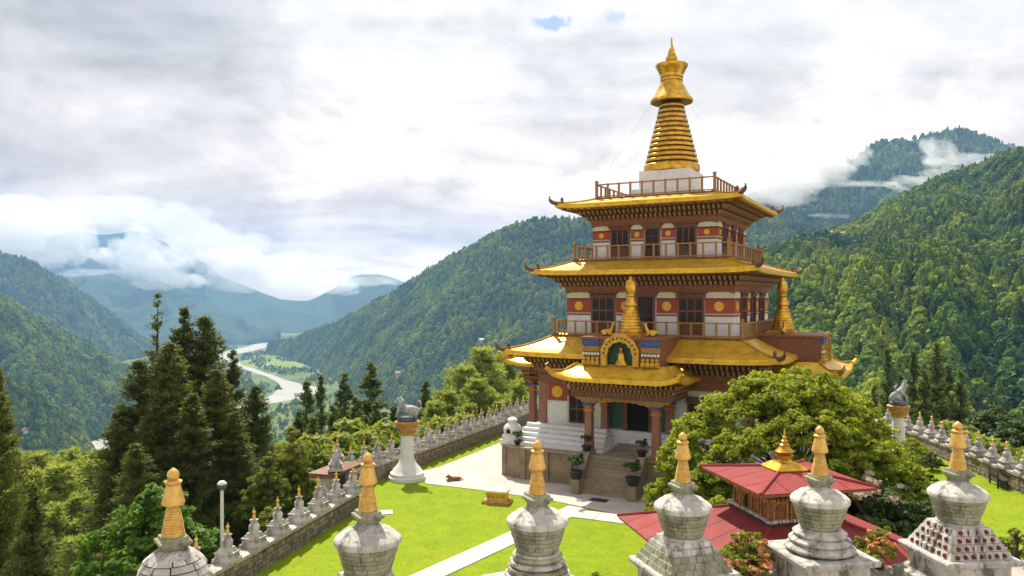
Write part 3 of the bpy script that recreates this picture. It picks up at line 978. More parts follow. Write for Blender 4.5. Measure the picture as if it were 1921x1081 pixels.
# doorway
b = MB()
b.box(-0.86, -0.60, -WG - 0.22, -WG + 0.05, 2.0, 4.45); b.box(0.60, 0.86, -WG - 0.22, -WG + 0.05, 2.0, 4.45)
b.box(-1.0, 1.0, -WG - 0.28, -WG + 0.05, 4.45, 4.62); b.box(-1.1, 1.1, -WG - 0.34, -WG + 0.05, 4.62, 4.80)
dw = b.build('door_frame', 'brown_timber', temple)
MB().box(-0.60, 0.60, -WG - 0.05, -WG + 0.05, 2.0, 4.45).build('door_leaf_or_shade', 'dark_inside', dw)  # near-black sheet standing for the shade inside the open doorway
MB().box(-1.72, -0.90, -WG - 0.08, -WG + 0.02, 2.75, 4.5).build('mural', 'teal_paint', dw)
MB().box(0.90, 1.72, -WG - 0.08, -WG + 0.02, 2.75, 4.5).build('mural', 'teal_paint', dw)
porch_bits.append(dw)
for k in range(2):
    porch_bits.append(MB().box(-1.05, 1.05, -WG - 0.9 + 0.35 * k, -WG, 1.765 + 0.14 * k, 1.90 + 0.14 * k).build('door_step', 'step_stone', temple))


def column(u, v, z0, z1, hw):
    c = MB().sq([(hw + 0.10, z0), (hw + 0.10, z0 + 0.16), (hw + 0.02, z0 + 0.22), (hw, z0 + 0.25), (hw * 0.82, z1 - 0.75)]).build('column', 'column_paint', temple, (u, v, 0))
    MB().sq([(hw * 0.95, z1 - 0.75), (hw * 1.1, z1 - 0.70), (hw * 1.1, z1 - 0.60), (hw * 0.85, z1 - 0.58), (hw * 0.85, z1 - 0.50), (hw * 1.25, z1 - 0.42)]).build('capital', 'orange_paint', c)
    MB().sq([(hw * 1.28, z1 - 0.42), (hw * 1.32, z1 - 0.30), (hw * 1.1, z1 - 0.29)]).build('collar', 'blue_paint', c)
    b = MB().face_prism([(-0.75, z1), (-0.72, z1 - 0.10), (-0.45, z1 - 0.14), (-0.40, z1 - 0.24), (-0.2, z1 - 0.29), (0.2, z1 - 0.29), (0.40, z1 - 0.24), (0.45, z1 - 0.14), (0.72, z1 - 0.10), (0.75, z1)], -0.16, 0.16)
    b.build('bracket_arm', 'carved_gold', c)
    return c


PC = 1.83
for u, v in ((-PC, -8.6), (PC, -8.6), (-PC, -6.35), (PC, -6.35)):
    porch_bits.append(column(u, v, 1.76, 4.72, 0.21))
b = MB()
b.box(-2.7, 2.7, -8.80, -8.40, 4.72, 4.92); b.box(-2.75, 2.75, -8.84, -8.36, 4.98, 5.12); b.box(-2.85, 2.85, -8.94, -8.26, 5.24, 5.40)
b.box(-2.7, -2.35, -8.4, -6.0, 4.73, 4.92); b.box(2.35, 2.7, -8.4, -6.0, 4.73, 4.92)
b.box(-2.85, -2.3, -8.26, -6.0, 5.24, 5.40); b.box(2.3, 2.85, -8.26, -6.0, 5.24, 5.40)
porch_bits.append(b.build('porch_beam', 'brown_timber', temple))
b = MB()
for z0, z1, yy, hu, st in ((4.92, 4.98, -8.82, 2.7, 0.2), (5.12, 5.24, -8.92, 2.8, 0.22), (5.40, 5.60, -9.15, 3.0, 0.26)):
    n = int(2 * hu / st)
    for i in range(n + 1):
        x = -hu + 2 * hu * i / n
        b.box(x - 0.06, x + 0.06, yy, -8.3, z0, z1)
    for i in range(int((abs(yy) - 6.2) / st)):
        y = yy + st * (i + .5)
        for s in (-1, 1):
            b.box(s * hu - 0.08, s * hu + 0.08, y - 0.06, y + 0.06, z0, z1)
o = b.build('bracket_row', 'carved_gold', temple); tag(o, kind='stuff'); porch_bits.append(o)
# cusped valance under the beam
out = [(-1.6, 4.72)]
for i in range(17):
    x = -1.6 + 3.2 * i / 16
    out.append((x, 4.60 - 0.22 * (abs(x) / 1.6) ** 2 - (0.05 if i % 2 else 0.0)))
out.append((1.6, 4.72))
porch_bits.append(MB().face_prism(out[::-1], -8.66, -8.56).build('valance', 'carved_gold', temple))
# porch roof
PE, PV, PI = 3.4, -9.9, 2.45
V, F = [], []
def prow(h, vf, vb, z, lift, n=16):
    st = len(V)
    pts = [(-h, vb + (vf - vb) * t) for t in np.linspace(0, 1, 9)] + [(-h + 2 * h * t, vf) for t in np.linspace(0, 1, n + 1)][1:] + [(h, vf + (vb - vf) * t) for t in np.linspace(0, 1, 9)][1:]
    for x, y in pts:
        d = max(0.0, 1 - (abs(abs(x) - h) + abs(y - vf)) / 1.3)
        V.append((x, y, z + lift * d * d))
    return st, len(pts)
rows_ = []
for t in np.linspace(0, 1, 7):
    rows_.append(prow(PI + (PE - PI) * t, -8.75 + (PV + 8.75) * t, -5.8, 6.50 - (6.50 - 5.86) * (1 - (1 - t) ** 1.5), 0.30 * t * t))
rows_.append(prow(PE + .05, PV - .05, -5.8, 5.80, 0.30)); rows_.append(prow(PE + .05, PV - .05, -5.8, 5.64, 0.30)); rows_.append(prow(PE - .1, PV + .1, -5.8, 5.62, 0.28))
rows_.append(prow(2.8, -9.0, -5.8, 5.58, 0))
for (a, n), (b2, _) in zip(rows_, rows_[1:]):
    for k in range(n - 1):
        F.append((a + k, b2 + k, b2 + k + 1, a + k + 1))
me = np_mesh('porch_roof', V, F, 'gold_roof')
me.polygons.foreach_set('use_smooth', [True] * len(me.polygons)); me.set_sharp_from_angle(angle=R(22))
pr_o = obj('porch_roof', me, temple)
for s in (-1, 1):
    b = MB(); x, y, z = s * PE, PV, 6.15
    b.tube([(x - s * .2, y + .2, z - .15), (x + s * .05, y - .05, z - .05), (x + s * .2, y - .2, z + .15), (x + s * .22, y - .22, z + .34), (x + s * .12, y - .12, z + .42)], [.12, .14, .11, .07, .03], 7)
    b.build('corner_ornament', 'gold_trim', pr_o, smooth=True)
    b = MB(); b.tube([(s * PI, -8.75, 6.53), (s * (PI + PE) / 2, (-8.75 + PV) / 2, 6.16), (s * PE, PV, 6.20)], 0.055, 6)
    b.build('hip_roll', 'gold_trim', pr_o)
porch_bits.append(pr_o)
# dormer with the arched niche above the porch
DF, DH = -8.85, 2.05
b = MB()
b.box(-DH, -0.78, DF, -5.0, 6.42, 7.80); b.box(0.78, DH, DF, -5.0, 6.42, 7.80); b.box(-0.78, 0.78, DF + 0.55, -5.0, 6.42, 7.80)
b.box(-DH - 0.12, DH + 0.12, DF - 0.14, -5.0, 7.80, 7.92)
dm = b.build('dormer', 'frieze_red', temple)
out = [(-1.02, 6.44)]
inn = [(-0.70, 6.44)]
for i in range(13):
    a = math.pi - math.pi * i / 12
    k = 1.0 + (0.05 if i % 2 else 0)
    out.append((1.02 * k * math.cos(a), 7.02 + 1.05 * k * math.sin(a)))
    inn.append((0.70 * math.cos(a) * (0.94 if i % 2 else 1.02), 6.98 + 0.72 * math.sin(a) * (0.94 if i % 2 else 1.02)))
out.append((1.02, 6.44)); inn.append((0.70, 6.44))
b = MB()
for i in range(len(out) - 1):
    q = [out[i], inn[i], inn[i + 1], out[i + 1]]
    b.face_prism(q, DF - 0.16, DF + 0.05)
b.build('niche_arch', 'gold_trim', dm)
for i in range(1, 13):
    a = math.pi - math.pi * (i - .5) / 12
    MB().sphere((0.87 * math.cos(a), DF - 0.17, 7.0 + 0.88 * math.sin(a)), (0.06, 0.04, 0.06), 8, 6).build('boss', 'teal_paint', dm)
MB().box(-0.76, 0.76, DF + 0.35, DF + 0.52, 6.43, 7.78).build('niche_back', 'teal_paint', dm)
b = MB(); b.lathe([(0.36, 6.45), (0.40, 6.52), (0.34, 6.62), (0.20, 6.80), (0.19, 7.0), (0.22, 7.10), (0.08, 7.16), (0.07, 7.2)], 14, 0, DF + 0.12, flat=.6)
b.sphere((0, DF + 0.12, 7.30), (0.11, 0.11, 0.13), 10, 8)
b.build('seated_figure', 'gold_leaf', dm, smooth=True)
for s in (-1, 1):
    a, c = sorted((s * 1.12, s * (DH + 0.05)))
    MB().box(a, c, DF - 0.10, DF + 0.02, 7.48, 7.78).build('lotus_band', 'blue_paint', dm)
    MB().box(a, c, DF - 0.06, DF + 0.02, 7.16, 7.44).build('painted_panel', 'carved_gold', dm)
    for i in range(6):
        x = a + (c - a) * (i + .5) / 6
        MB().box(x - 0.055, x + 0.055, DF - 0.09, DF + 0.02, 6.98, 7.10).build('beam_end', 'whitewash', dm)
    for i in range(4):
        x = a + (c - a) * (i + .5) / 4
        MB().sq([(0.10, 6.46), (0.12, 6.62), (0.06, 6.70), (0.10, 6.78), (0.03, 6.88)], cx=x, cy=DF - 0.05).build('baluster', 'gold_trim', dm)
porch_bits.append(dm)
# golden pinnacle with two kneeling deer
VP = -7.3
b = MB()
pk = MB().sq([(0.80, 7.92), (0.80, 8.02), (0.70, 8.03), (0.70, 8.10)], cx=0, cy=VP).build('pinnacle_base', 'gold_trim', temple)
prof = [(0.66, 8.08), (0.68, 8.14)]
for i in range(7):
    r0 = 0.64 - 0.24 * i / 6
    z0 = 8.16 + 1.16 * i / 7
    prof += [(r0, z0), (r0 + 0.01, z0 + 0.06), (r0 - 0.01, z0 + 0.12), (r0 - 0.07, z0 + 0.13), (r0 - 0.07, z0 + 0.16)]
prof += [(0.28, 9.38), (0.28, 9.48), (0.38, 9.54), (0.38, 9.64), (0.30, 9.74), (0.24, 9.86), (0.20, 9.98), (0.25, 10.06), (0.22, 10.14), (0.28, 10.30), (0.31, 10.55), (0.26, 10.78), (0.14, 10.90), (0.10, 10.94), (0.11, 11.0), (0.02, 11.10)]
MB().lathe(prof, 24, 0, VP).build('pinnacle', 'gold_leaf', pk, smooth=True)
for s in (-1, 1):
    b = MB()
    cx = s * 1.25
    b.sphere((cx, VP - 0.25, 8.12), (0.36, 0.15, 0.17), 12, 8)
    b.tube([(cx - s * .22, VP - .25, 8.16), (cx - s * .33, VP - .25, 8.40), (cx - s * .34, VP - .25, 8.52)], [.12, .085, .07], 8)
    b.sphere((cx - s * .38, VP - .25, 8.57), (.12, .065, .075), 10, 6)
    b.tube([(cx - s * .32, VP - .21, 8.60), (cx - s * .28, VP - .16, 8.72)], [.03, .008], 5)
    b.tube([(cx - s * .32, VP - .29, 8.60), (cx - s * .28, VP - .34, 8.72)], [.03, .008], 5)
    b.tube([(cx - s * .15, VP - .35, 8.02), (cx - s * .36, VP - .36, 7.99)], [.07, .04], 6)
    b.tube([(cx + s * .2, VP - .36, 8.02), (cx - s * .02, VP - .40, 7.99)], [.09, .045], 6)
    d = b.build('deer_statue', 'gold_leaf', pk, smooth=True)
    rm = d.modifiers.new('fuse', 'REMESH'); rm.mode = 'VOXEL'; rm.voxel_size = 0.025; rm.use_smooth_shade = True
porch_bits.append(pk)
def drop(o):
    for ch in list(o.children): drop(ch)
    bpy.data.objects.remove(o)


for q in porch_bits:
    four = around(q)
    if q in (pk, dm): drop(four[3])                                  # that side carries a porch but no crowned dormer
    if q is pk: four[1].location.x -= 0.8                            # the pinnacle of this side stands further in

# platform, stair, cheek walls
b = MB()
PLAT = [(-7.7, -7.4), (-7.2, -8.3), (-6.3, -8.85), (6.3, -8.85), (7.4, -8.0), (7.7, -7.0), (7.7, 7.7), (-7.7, 7.7)]
b.prism(PLAT, -0.3, 1.66)
b.build('platform', 'tan_stone', temple)
MB().prism([(x * 1.012, y * 1.012) for x, y in PLAT], 1.66, 1.765).build('platform_coping', 'step_stone', temple)
for u in (-7.0, -5.6, -4.2, -2.8, 2.8, 4.2, 5.6):
    MB().box(u - .14, u + .14, -8.97 if abs(u) < 6.5 else -8.55, -8.5 if abs(u) < 6.5 else -8.1, -0.2, 1.655).build('pilaster', 'tan_stone', temple)
SU = -0.30
NS = 10
for k in range(NS):
    z1 = 1.765 * (NS - k) / (NS + 0.0)
    y1 = -8.9 - 1.25 * (k + 1) / NS
    MB().box(SU - 1.28, SU + 1.28, y1, y1 + 0.36, max(z1 - 0.42, -0.1), z1 - 0.02).build('step', 'step_stone', temple)
for s in (-1, 1):
    o = MB()
    pr = [(-8.9, -0.2), (-8.9, 1.95), (-9.15, 1.95), (-10.15, 0.78), (-10.55, 0.78), (-10.55, -0.2)]
    x0, x1 = sorted((SU + s * 1.285, SU + s * 1.72))
    vs = [(x0, y, z) for y, z in pr] + [(x1, y, z) for y, z in pr]
    n = len(pr)
    o.add(vs, [tuple(range(n)), tuple(reversed(range(n, 2 * n)))] + [((k + 1) % n, k, n + k, n + (k + 1) % n) for k in range(n)])
    o.build('cheek_wall', 'tan_stone', temple)
# ------------------------------------------------------------------ the court on its hilltop
surf('lawn', (0.195, 0.262, 0.005), 0.9, (0.150, 0.222, 0.005), 1.1, 0.8, bump=0.15, bscale=30, dirt=(0.24, 0.25, 0.015), dscale=0.45, damt=0.55, spec=0.12, detail=10)
surf('paving', (0.50, 0.45, 0.40), 0.85, (0.41, 0.36, 0.31), 0.8, 0.7, bump=0.25, bscale=20, dirt=(0.30, 0.26, 0.20), dscale=0.5, damt=0.5)
surf('path_slab', (0.58, 0.54, 0.49), 0.85, (0.48, 0.44, 0.39), 1.5, 0.7, bump=0.25, bscale=20, rnd=0.08, dirt=(0.33, 0.30, 0.22), dscale=1.2, damt=0.5)
surf('rubble', (0.27, 0.22, 0.17), 0.9, (0.17, 0.135, 0.105), 4, 0.9, bump=0.6, bscale=12, rnd=0.30, dirt=(0.07, 0.07, 0.05), dscale=3, damt=0.6)
surf('mortar', (0.10, 0.085, 0.07), 0.95, (0.06, 0.05, 0.045), 6, 0.8, bump=0.4)
surf('coping', (0.47, 0.42, 0.38), 0.85, (0.34, 0.29, 0.26), 2.5, 0.8, bump=0.3, rnd=0.10, dirt=(0.15, 0.13, 0.11), dscale=2.5, damt=0.6)
surf('old_lime', (0.58, 0.55, 0.50), 0.9, (0.38, 0.36, 0.31), 3.5, 1.0, bump=0.5, bscale=16, rnd=0.12, dirt=(0.075, 0.07, 0.058), dscale=5.0, damt=0.8, dlo=0.46, detail=9, stretch=(1, 1, 0.38))
surf('mossy_lime', (0.36, 0.35, 0.26), 0.9, (0.22, 0.23, 0.135), 3.0, 0.8, bump=0.6, bscale=16, rnd=0.16, dirt=(0.075, 0.08, 0.045), dscale=5.0, damt=0.75, dlo=0.47, detail=9, stretch=(1, 1, 0.38))
surf('joint_dark', (0.10, 0.10, 0.075), 0.95, (0.06, 0.06, 0.045), 8, 0.8)
surf('small_lime', (0.50, 0.46, 0.43), 0.9, (0.36, 0.33, 0.31), 4, 0.9, bump=0.4, rnd=0.22, dirt=(0.13, 0.115, 0.10), dscale=4, damt=0.75, dlo=0.46, stretch=(1, 1, 0.5))
surf('niche_red', (0.16, 0.022, 0.016), 0.8, (0.09, 0.015, 0.012), 9, 0.8)
surf('tin_red', (0.25, 0.040, 0.038), 0.7, (0.21, 0.028, 0.027), 1.8, 0.9, bump=0.14, bscale=3, dirt=(0.13, 0.035, 0.03), dscale=1.3, damt=0.7, spec=0.2, rnd=0.10)
surf('tin_red_edge', (0.36, 0.10, 0.06), 0.6, (0.28, 0.07, 0.05), 4, 0.7)
surf('grey_stone', (0.42, 0.43, 0.42), 0.75, (0.22, 0.24, 0.25), 5, 0.9, bump=0.4, dirt=(0.06, 0.07, 0.07), dscale=4, damt=0.7)
surf('capital_gold', (0.50, 0.27, 0.06), 0.6, (0.36, 0.15, 0.04), 8, 0.9, dirt=(0.10, 0.06, 0.03), dscale=5, damt=0.5)
surf('dark_bench', (0.045, 0.03, 0.022), 0.7)
surf('terracotta', (0.28, 0.10, 0.045), 0.8, (0.18, 0.06, 0.03), 8, 0.7)
surf('lamp_white', (0.66, 0.64, 0.60), 0.6, (0.55, 0.53, 0.5), 6, 0.5)
surf('lamp_dark', (0.05, 0.06, 0.09), 0.35, (0.08, 0.09, 0.12), 4, 0.5)
surf('terrace_stone', (0.40, 0.35, 0.30), 0.9, (0.30, 0.26, 0.22), 1.5, 0.8, bump=0.4, dirt=(0.16, 0.14, 0.11), dscale=1.2, damt=0.6)

COURT = [(-13.2, 13.0), (-11.6, 20.0), (-9.55, 27.7), (-7.5, 36.3), (-9.3, 37.7), (-8.9, 39.6), (-7.3, 43.0), (-5.6, 46.1), (0.9, 61.0), (4.5, 69.0),
         (14, 73), (27, 70), (27.2, 50.3), (26.4, 39.4), (25.8, 30), (25.4, 20), (25, 13)]
b = MB(); b.prism(COURT, -1.2, 0.0)
tag(b.build('lawn', 'lawn'), kind='structure')
# pavement in front of and beside the temple, laid a little proud of the grass
PAVE = [P(795, 880, 44.9), P(960, 838, 51.6), P(1060, 826, 53.9)]
pave = [(-5.15, 44.2), (-4.2, 45.4), (0.6, 56.0), (2.2, 58.5), (9, 56), (20, 50), (18.5, 34.5), (9.0, 33.2), (5.2, 35.2), (1.6, 38.15), (-1.6, 39.9), (-4.6, 41.3)]
b = MB(); b.prism(pave, -0.1, 0.03)
tag(b.build('pavement', 'paving'), kind='structure')
# path of long slabs from the stair terrace to the pavement
def slab_path(name, A, B, wid, n):
    root = MB()
    d = (B - A); L = d.length; d = d / L
    nrm = Vector((-d.y, d.x, 0))
    first = None
    ends = []
    for i in range(n):
        a, c = A + d * (L * i / n + 0.012), A + d * (L * (i + 1) / n - 0.012)
        hw = wid / 2
        q = [a - nrm * hw, c - nrm * hw, c + nrm * hw, a + nrm * hw]
        ends.append([(p.x, p.y) for p in q])
    bed = MB(); bed.prism([((A - nrm * (wid / 2 - .02)).x, (A - nrm * (wid / 2 - .02)).y), ((B - nrm * (wid / 2 - .02)).x, (B - nrm * (wid / 2 - .02)).y),
                           ((B + nrm * (wid / 2 - .02)).x, (B + nrm * (wid / 2 - .02)).y), ((A + nrm * (wid / 2 - .02)).x, (A + nrm * (wid / 2 - .02)).y)], -0.1, 0.012)
    po = bed.build(name, 'mortar'); tag(po, kind='structure')
    for q in ends:
        s = MB(); s.prism(q, -0.05, 0.034 + random.random() * 0.008); s.build('slab', 'path_slab', po)


g0 = lambda px, py: P(px, py, EYE * FPX / (py - HZ))
slab_path('path', g0(740, 1110), g0(1085, 953), 1.05, 12)
slab_path('path', g0(1062, 962), g0(1215, 981), 1.25, 5)
MB().box(-0.45, 0.45, -0.28, 0.28, 0.031, 0.045).build('drain_cover', 'dark_bench', None, tworld(-0.3, -11.0), TA)
tag(bpy.data.objects['drain_cover'], 'dark drain cover in the pavement at the stair foot', 'drain cover')
MB().box(-0.75, 0.35, -0.35, 0.35, -0.02, 0.032).build('stepping_slab', 'path_slab', None, g0(722, 962), R(10))
tag(bpy.data.objects['stepping_slab'], 'single pale stone slab lying in the lawn by the low wall', 'slab')

# hilltop flank falling away outside the walls
def in_dir(poly, c, a):
    best = 1e9
    dx, dy = math.cos(a), math.sin(a)
    for (x1, y1), (x2, y2) in zip(poly, poly[1:] + poly[:1]):
        ex, ey = x2 - x1, y2 - y1
        den_ = dx * ey - dy * ex
        if abs(den_) < 1e-9: continue
        t = ((x1 - c[0]) * ey - (y1 - c[1]) * ex) / den_
        s = ((x1 - c[0]) * dy - (y1 - c[1]) * dx) / den_
        if t > 0 and -1e-6 <= s <= 1 + 1e-6: best = min(best, t)
    return best


HULL = [(-14.5, -14), (-14.5, 10), (-11.8, 20.0), (-10.2, 33), (-10.0, 39), (-5.9, 46.4), (0.6, 61.3), (4.2, 69.5), (14, 73.6), (27.4, 70.4), (27.5, 50), (26.6, 30), (26, 10), (26, -14)]
na = 140
rings = [(-0.6, -0.35), (0.6, -0.7), (3, -2.2), (8, -5.5), (18, -11), (34, -19), (60, -32), (100, -55), (160, -95), (240, -150), (330, -205), (430, -250)]
V, F = [], []
hc = (7, 32)
for d, z in rings:
    for k in range(na):
        a = 2 * math.pi * k / na
        rr = in_dir(HULL, hc, a) + d
        x, y = hc[0] + rr * math.cos(a), hc[1] + rr * math.sin(a)
        V.append((x, y, z + (0.10 * d) ** 0.5 * 0.9 * float(fbm(np.array([x / 22.0]), np.array([y / 22.0]), 3)[0]) if d > 1 else z))
for j in range(len(rings) - 1):
    for k in range(na):
        k2 = (k + 1) % na
        F.append((j * na + k, (j + 1) * na + k, (j + 1) * na + k2, j * na + k2))
GH = np.array(V).reshape(len(rings), na, 3)
tag(obj('hilltop', np_mesh('hilltop', V, F, 'slope', smooth=True)), kind='structure')


def hill_z(x, y):
    """height of the hilltop flank under a place"""
    a = math.atan2(y - hc[1], x - hc[0])
    d = math.hypot(x - hc[0], y - hc[1]) - in_dir(HULL, hc, a)
    ds = [r[0] for r in rings]; zs = [r[1] for r in rings]
    return float(np.interp(d, ds, zs))


# ------------------------------------------------------------------ stupas
def arc_brick(r0, r1, z0, z1, a0, a1, n=3):
    """one stone of a round course; r0 / r1 = outer radius below / above"""
    vs = []
    t = 0.09
    for i in range(n + 1):
        a = a0 + (a1 - a0) * i / n
        ca, sa = math.cos(a), math.sin(a)
        for r, z in ((r0 - t, z0), (r0, z0), (r1, z1), (r1 - t, z1)):
            vs.append((r * ca, r * sa, z))
    fs = []
    for i in range(n):
        p = i * 4
        for k in range(4):
            k2 = (k + 1) % 4
            fs.append((p + k2, p + k, p + 4 + k, p + 4 + k2))
    fs.append((0, 1, 2, 3)); q = n * 4
    fs.append((q + 3, q + 2, q + 1, q))
    return vs, fs


def brick_courses(parent, prof, mat, per, seed, gap=0.010, rough=0.012):
    """prof = [(r, z)] bottom to top: one course between each pair"""
    g = random.Random(seed)
    for i in range(len(prof) - 1):
        (r0, z0), (r1, z1) = prof[i], prof[i + 1]
        n = per + g.randint(-1, 1)
        ph = g.random()
        cuts = [2 * math.pi * (k + ph + g.uniform(-.16, .16)) / n for k in range(n)]
        cuts.append(cuts[0] + 2 * math.pi)
        for k in range(n):
            j = g.uniform(-rough, rough)
            ga = gap / max(r0, .1) / 2
            mb = MB(); mb.add(*arc_brick(r0 + j, r1 + j, z0 + gap * .4, z1 - gap * .4, cuts[k] + ga, cuts[k + 1] - ga))
            mb.build('stone', mat, parent)


def square_course(parent, h0, h1, z0, z1, n, mat, seed, name='stone', gap=0.010):
    """ring of separate stones along the four sides of a square step"""
    g = random.Random(seed)
    for k in range(4):
        cuts = [-1 + 2 * (i + (g.uniform(-.15, .15) if 0 < i < n else 0)) / n for i in range(n + 1)]
        for i in range(n):
            a, c = cuts[i], cuts[i + 1]
            j = g.uniform(-.006, .010)
            ha, hb = h0 + j, h1 + j
            d = 0.16
            x0, x1 = a * ha + gap / 2, c * ha - gap / 2
            X0, X1 = a * hb + gap / 2, c * hb - gap / 2
            if i == n - 1: x1 = ha - d; X1 = hb - d
            mb = MB()
            mb.add([(x0, -ha, z0), (x1, -ha, z0), (x1, -ha + d, z0), (x0, -ha + d, z0), (X0, -hb, z1), (X1, -hb, z1), (X1, -hb + d, z1), (X0, -hb + d, z1)],
                   [(3, 2, 1, 0), (4, 5, 6, 7), (0, 1, 5, 4), (1, 2, 6, 5), (2, 3, 7, 6), (3, 0, 4, 7)])
            o = mb.build(name, mat, parent); o.rotation_euler = (0, 0, k * math.pi / 2)


ZT = 2.72                                                            # height of the tall stupas, tip to terrace


def spire13(parent, mat, zt, zb, rt, rb, nring=11):
    prof = [(rb * 0.95, zb), (rb * 1.02, zb + 0.015)]
    H = zt - zb - 0.03
    for i in range(nring):
        t = i / nring
        r = rb + (rt - rb) * (t * 0.85 + 0.15 * t * t)
        z = zb + 0.03 + H * t
        prof += [(r, z), (r + 0.004, z + H / nring * .35), (r - 0.001, z + H / nring * .72), (r - 0.010, z + H / nring * .80), (r - 0.010, z + H / nring * .98)]
    return MB().lathe(prof, 22).build('spire', mat, parent, smooth=True)


def tall_stupa(kind, px, tip_y, depth, rz, label, seed):
    p = P(px, tip_y, depth)
    t = empty('stupa', (p.x, p.y, p.z - ZT), rz)
    tag(t, label, 'stupa', 'stupas on the terrace wall')
    z = lambda d: ZT - d                                             # depth below the tip
    sh = 0.0
    # gilded top
    sp = spire13(t, 'ochre_gold', z(.44), z(.81 + sh), 0.066, 0.128)
    MB().lathe([(0.06, z(.46)), (0.125, z(.43)), (0.130, z(.40)), (0.122, z(.38)), (0.100, z(.28)), (0.080, z(.20)), (0.07, z(.19))], 22).build('umbrella', 'ochre_gold', t, smooth=True)
    MB().lathe([(0.06, z(.20)), (0.095, z(.185)), (0.10, z(.16)), (0.07, z(.145)), (0.045, z(.14))], 18).build('collar', 'ochre_gold', t, smooth=True)
    MB().lathe([(0.04, z(.145)), (0.066, z(.115)), (0.072, z(.085)), (0.06, z(.05)), (0.035, z(.025)), (0.012, z(.008)), (0.004, z(0))], 18).build('jewel', 'ochre_gold', t, smooth=True)
    # square neck
    MB().sq([(0.115, z(1.04)), (0.115, z(.945)), (0.135, z(.935)), (0.14, z(.905)), (0.175, z(.89)), (0.178, z(.85)), (0.145, z(.835)), (0.14, z(.80))]).build('neck', 'mossy_lime', t)
    if kind == 'dome':
        core = MB().lathe([(0.34, z(1.68)), (0.35, z(1.25)), (0.31, z(1.10)), (0.22, z(1.02)), (0.13, z(.98))], 26).build('dome', 'joint_dark', t, smooth=True)
        brick_courses(core, [(0.40, z(1.68)), (0.405, z(1.57)), (0.405, z(1.46)), (0.40, z(1.35)), (0.388, z(1.25)), (0.365, z(1.16)), (0.325, z(1.08)), (0.26, z(1.01))], 'old_lime', 10, seed, 0.018, 0.014)
        MB().lathe([(0.27, z(1.03)), (0.24, z(1.0)), (0.20, z(.97)), (0.14, z(.95))], 20).build('shoulder', 'old_lime', t, smooth=True)
    else:
        MB().lathe([(0.42, z(1.26)), (0.455, z(1.24)), (0.462, z(1.19)), (0.45, z(1.165)), (0.43, z(1.15)), (0.40, z(1.12)), (0.37, z(1.11)), (0.32, z(1.065)), (0.28, z(1.055)), (0.21, z(1.02)), (0.17, z(1.00)), (0.13, z(.97))], 30).build('cap', 'old_lime', t, smooth=True)
        core = MB().lathe([(0.265, z(1.66)), (0.405, z(1.25))], 26).build('bowl', 'joint_dark', t, smooth=True)
        rr = [(0.30 + (0.43 - 0.30) * (i / 6) ** 0.85, z(1.64 - .065 * i)) for i in range(7)]
        brick_courses(core, rr, 'mossy_lime', 13, seed, 0.006, 0.006)
        MB().lathe([(0.33, z(1.70)), (0.335, z(1.645)), (0.28, z(1.64))], 26).build('bowl_foot', 'old_lime', t, smooth=True)
    zs = 2.12
    if kind in ('steps', 'dome', 'plain'):
        n = 5
        for i in range(n):
            d0, d1 = 1.68 + (zs - 1.68) * i / n, 1.68 + (zs - 1.68) * (i + 1) / n
            h = 0.315 + 0.055 * i
            st = MB().sq([(h - 0.02, z(d1)), (h - 0.02, z(d0) - 0.004)]).build('step', 'old_lime', t)
            square_course(st, h + .030, h + .005, z(d1), z(d0) - 0.012, 4 + i, 'mossy_lime' if i > 1 else 'old_lime', seed * 7 + i)
    elif kind == 'rings':
        ds = [1.66, 1.77, 1.88, 2.0]
        zs = 2.02
        for i in range(3):
            r = 0.335 + 0.062 * i
            MB().lathe([(r + .05, z(ds[i + 1])), (r + .085, z(ds[i + 1]) + .03), (r + .085, z(ds[i + 1]) + .055), (r + .03, z(ds[i]) - .02), (r, z(ds[i])), (r - .1, z(ds[i]))], 30).build('ring', 'old_lime', t, smooth=True)
    elif kind == 'many_rings':
        ds = [1.66, 1.75, 1.84, 1.93, 2.02, 2.12]
        for i in range(5):
            r = 0.315 + 0.036 * i
            MB().lathe([(r - .03, z(ds[i + 1])), (r + .05, z(ds[i + 1]) + .006), (r + .065, z(ds[i + 1]) + .03), (r + .055, z(ds[i]) - .025), (r + .01, z(ds[i]) - .012), (r - .1, z(ds[i]))], 30).build('ring', 'old_lime' if i % 2 else 'mossy_lime', t, smooth=True)
    elif kind == 'niches':
        n = 4
        for i in range(n):
            d0, d1 = 1.68 + (zs - 1.68) * i / n, 1.68 + (zs - 1.68) * (i + 1) / n
            h = 0.33 + 0.058 * i
            st = MB().sq([(h + .045, z(d1)), (h, z(d0) - 0.006)]).build('step', 'old_lime', t)
            m = 4 + i
            for k in range(4):
                for q in range(m):
                    x = (-1 + 2 * (q + .5) / m) * (h - .03)
                    w = 0.027
                    nb = MB().face_prism([(x - w, z(d1) + .022), (x + w, z(d1) + .022), (x + w, z(d0) - .045), (x, z(d0) - .026), (x - w, z(d0) - .045)], -h - .052, -h + .01)
                    o = nb.build('niche', 'niche_red', st); o.rotation_euler = (0, 0, k * math.pi / 2)
                for s in (-1, 1):                                    # strips up the middle of each side, like a stair
                    o = MB().box(s * .075 - .018, s * .075 + .018, -h - .065, -h + .01, z(d1), z(d0) - .004).build('stair_strip', 'old_lime', st)
                    o.rotation_euler = (0, 0, k * math.pi / 2)
    sl = MB().sq([(0.55, z(zs + .12)), (0.635, z(zs + .10)), (0.65, z(zs + .035)), (0.63, z(zs + .005)), (0.4, z(zs))]).build('cornice_slab', 'old_lime', t)
    MB().sq([(0.53, z(2.60)), (0.53, z(zs + .11))]).build('pedestal', 'old_lime', t)
    MB().sq([(0.70, -0.25), (0.70, z(2.58)), (0.62, z(2.54)), (0.60, z(2.50)), (0.54, z(2.47))]).build('foot', 'old_lime', t)
    return t


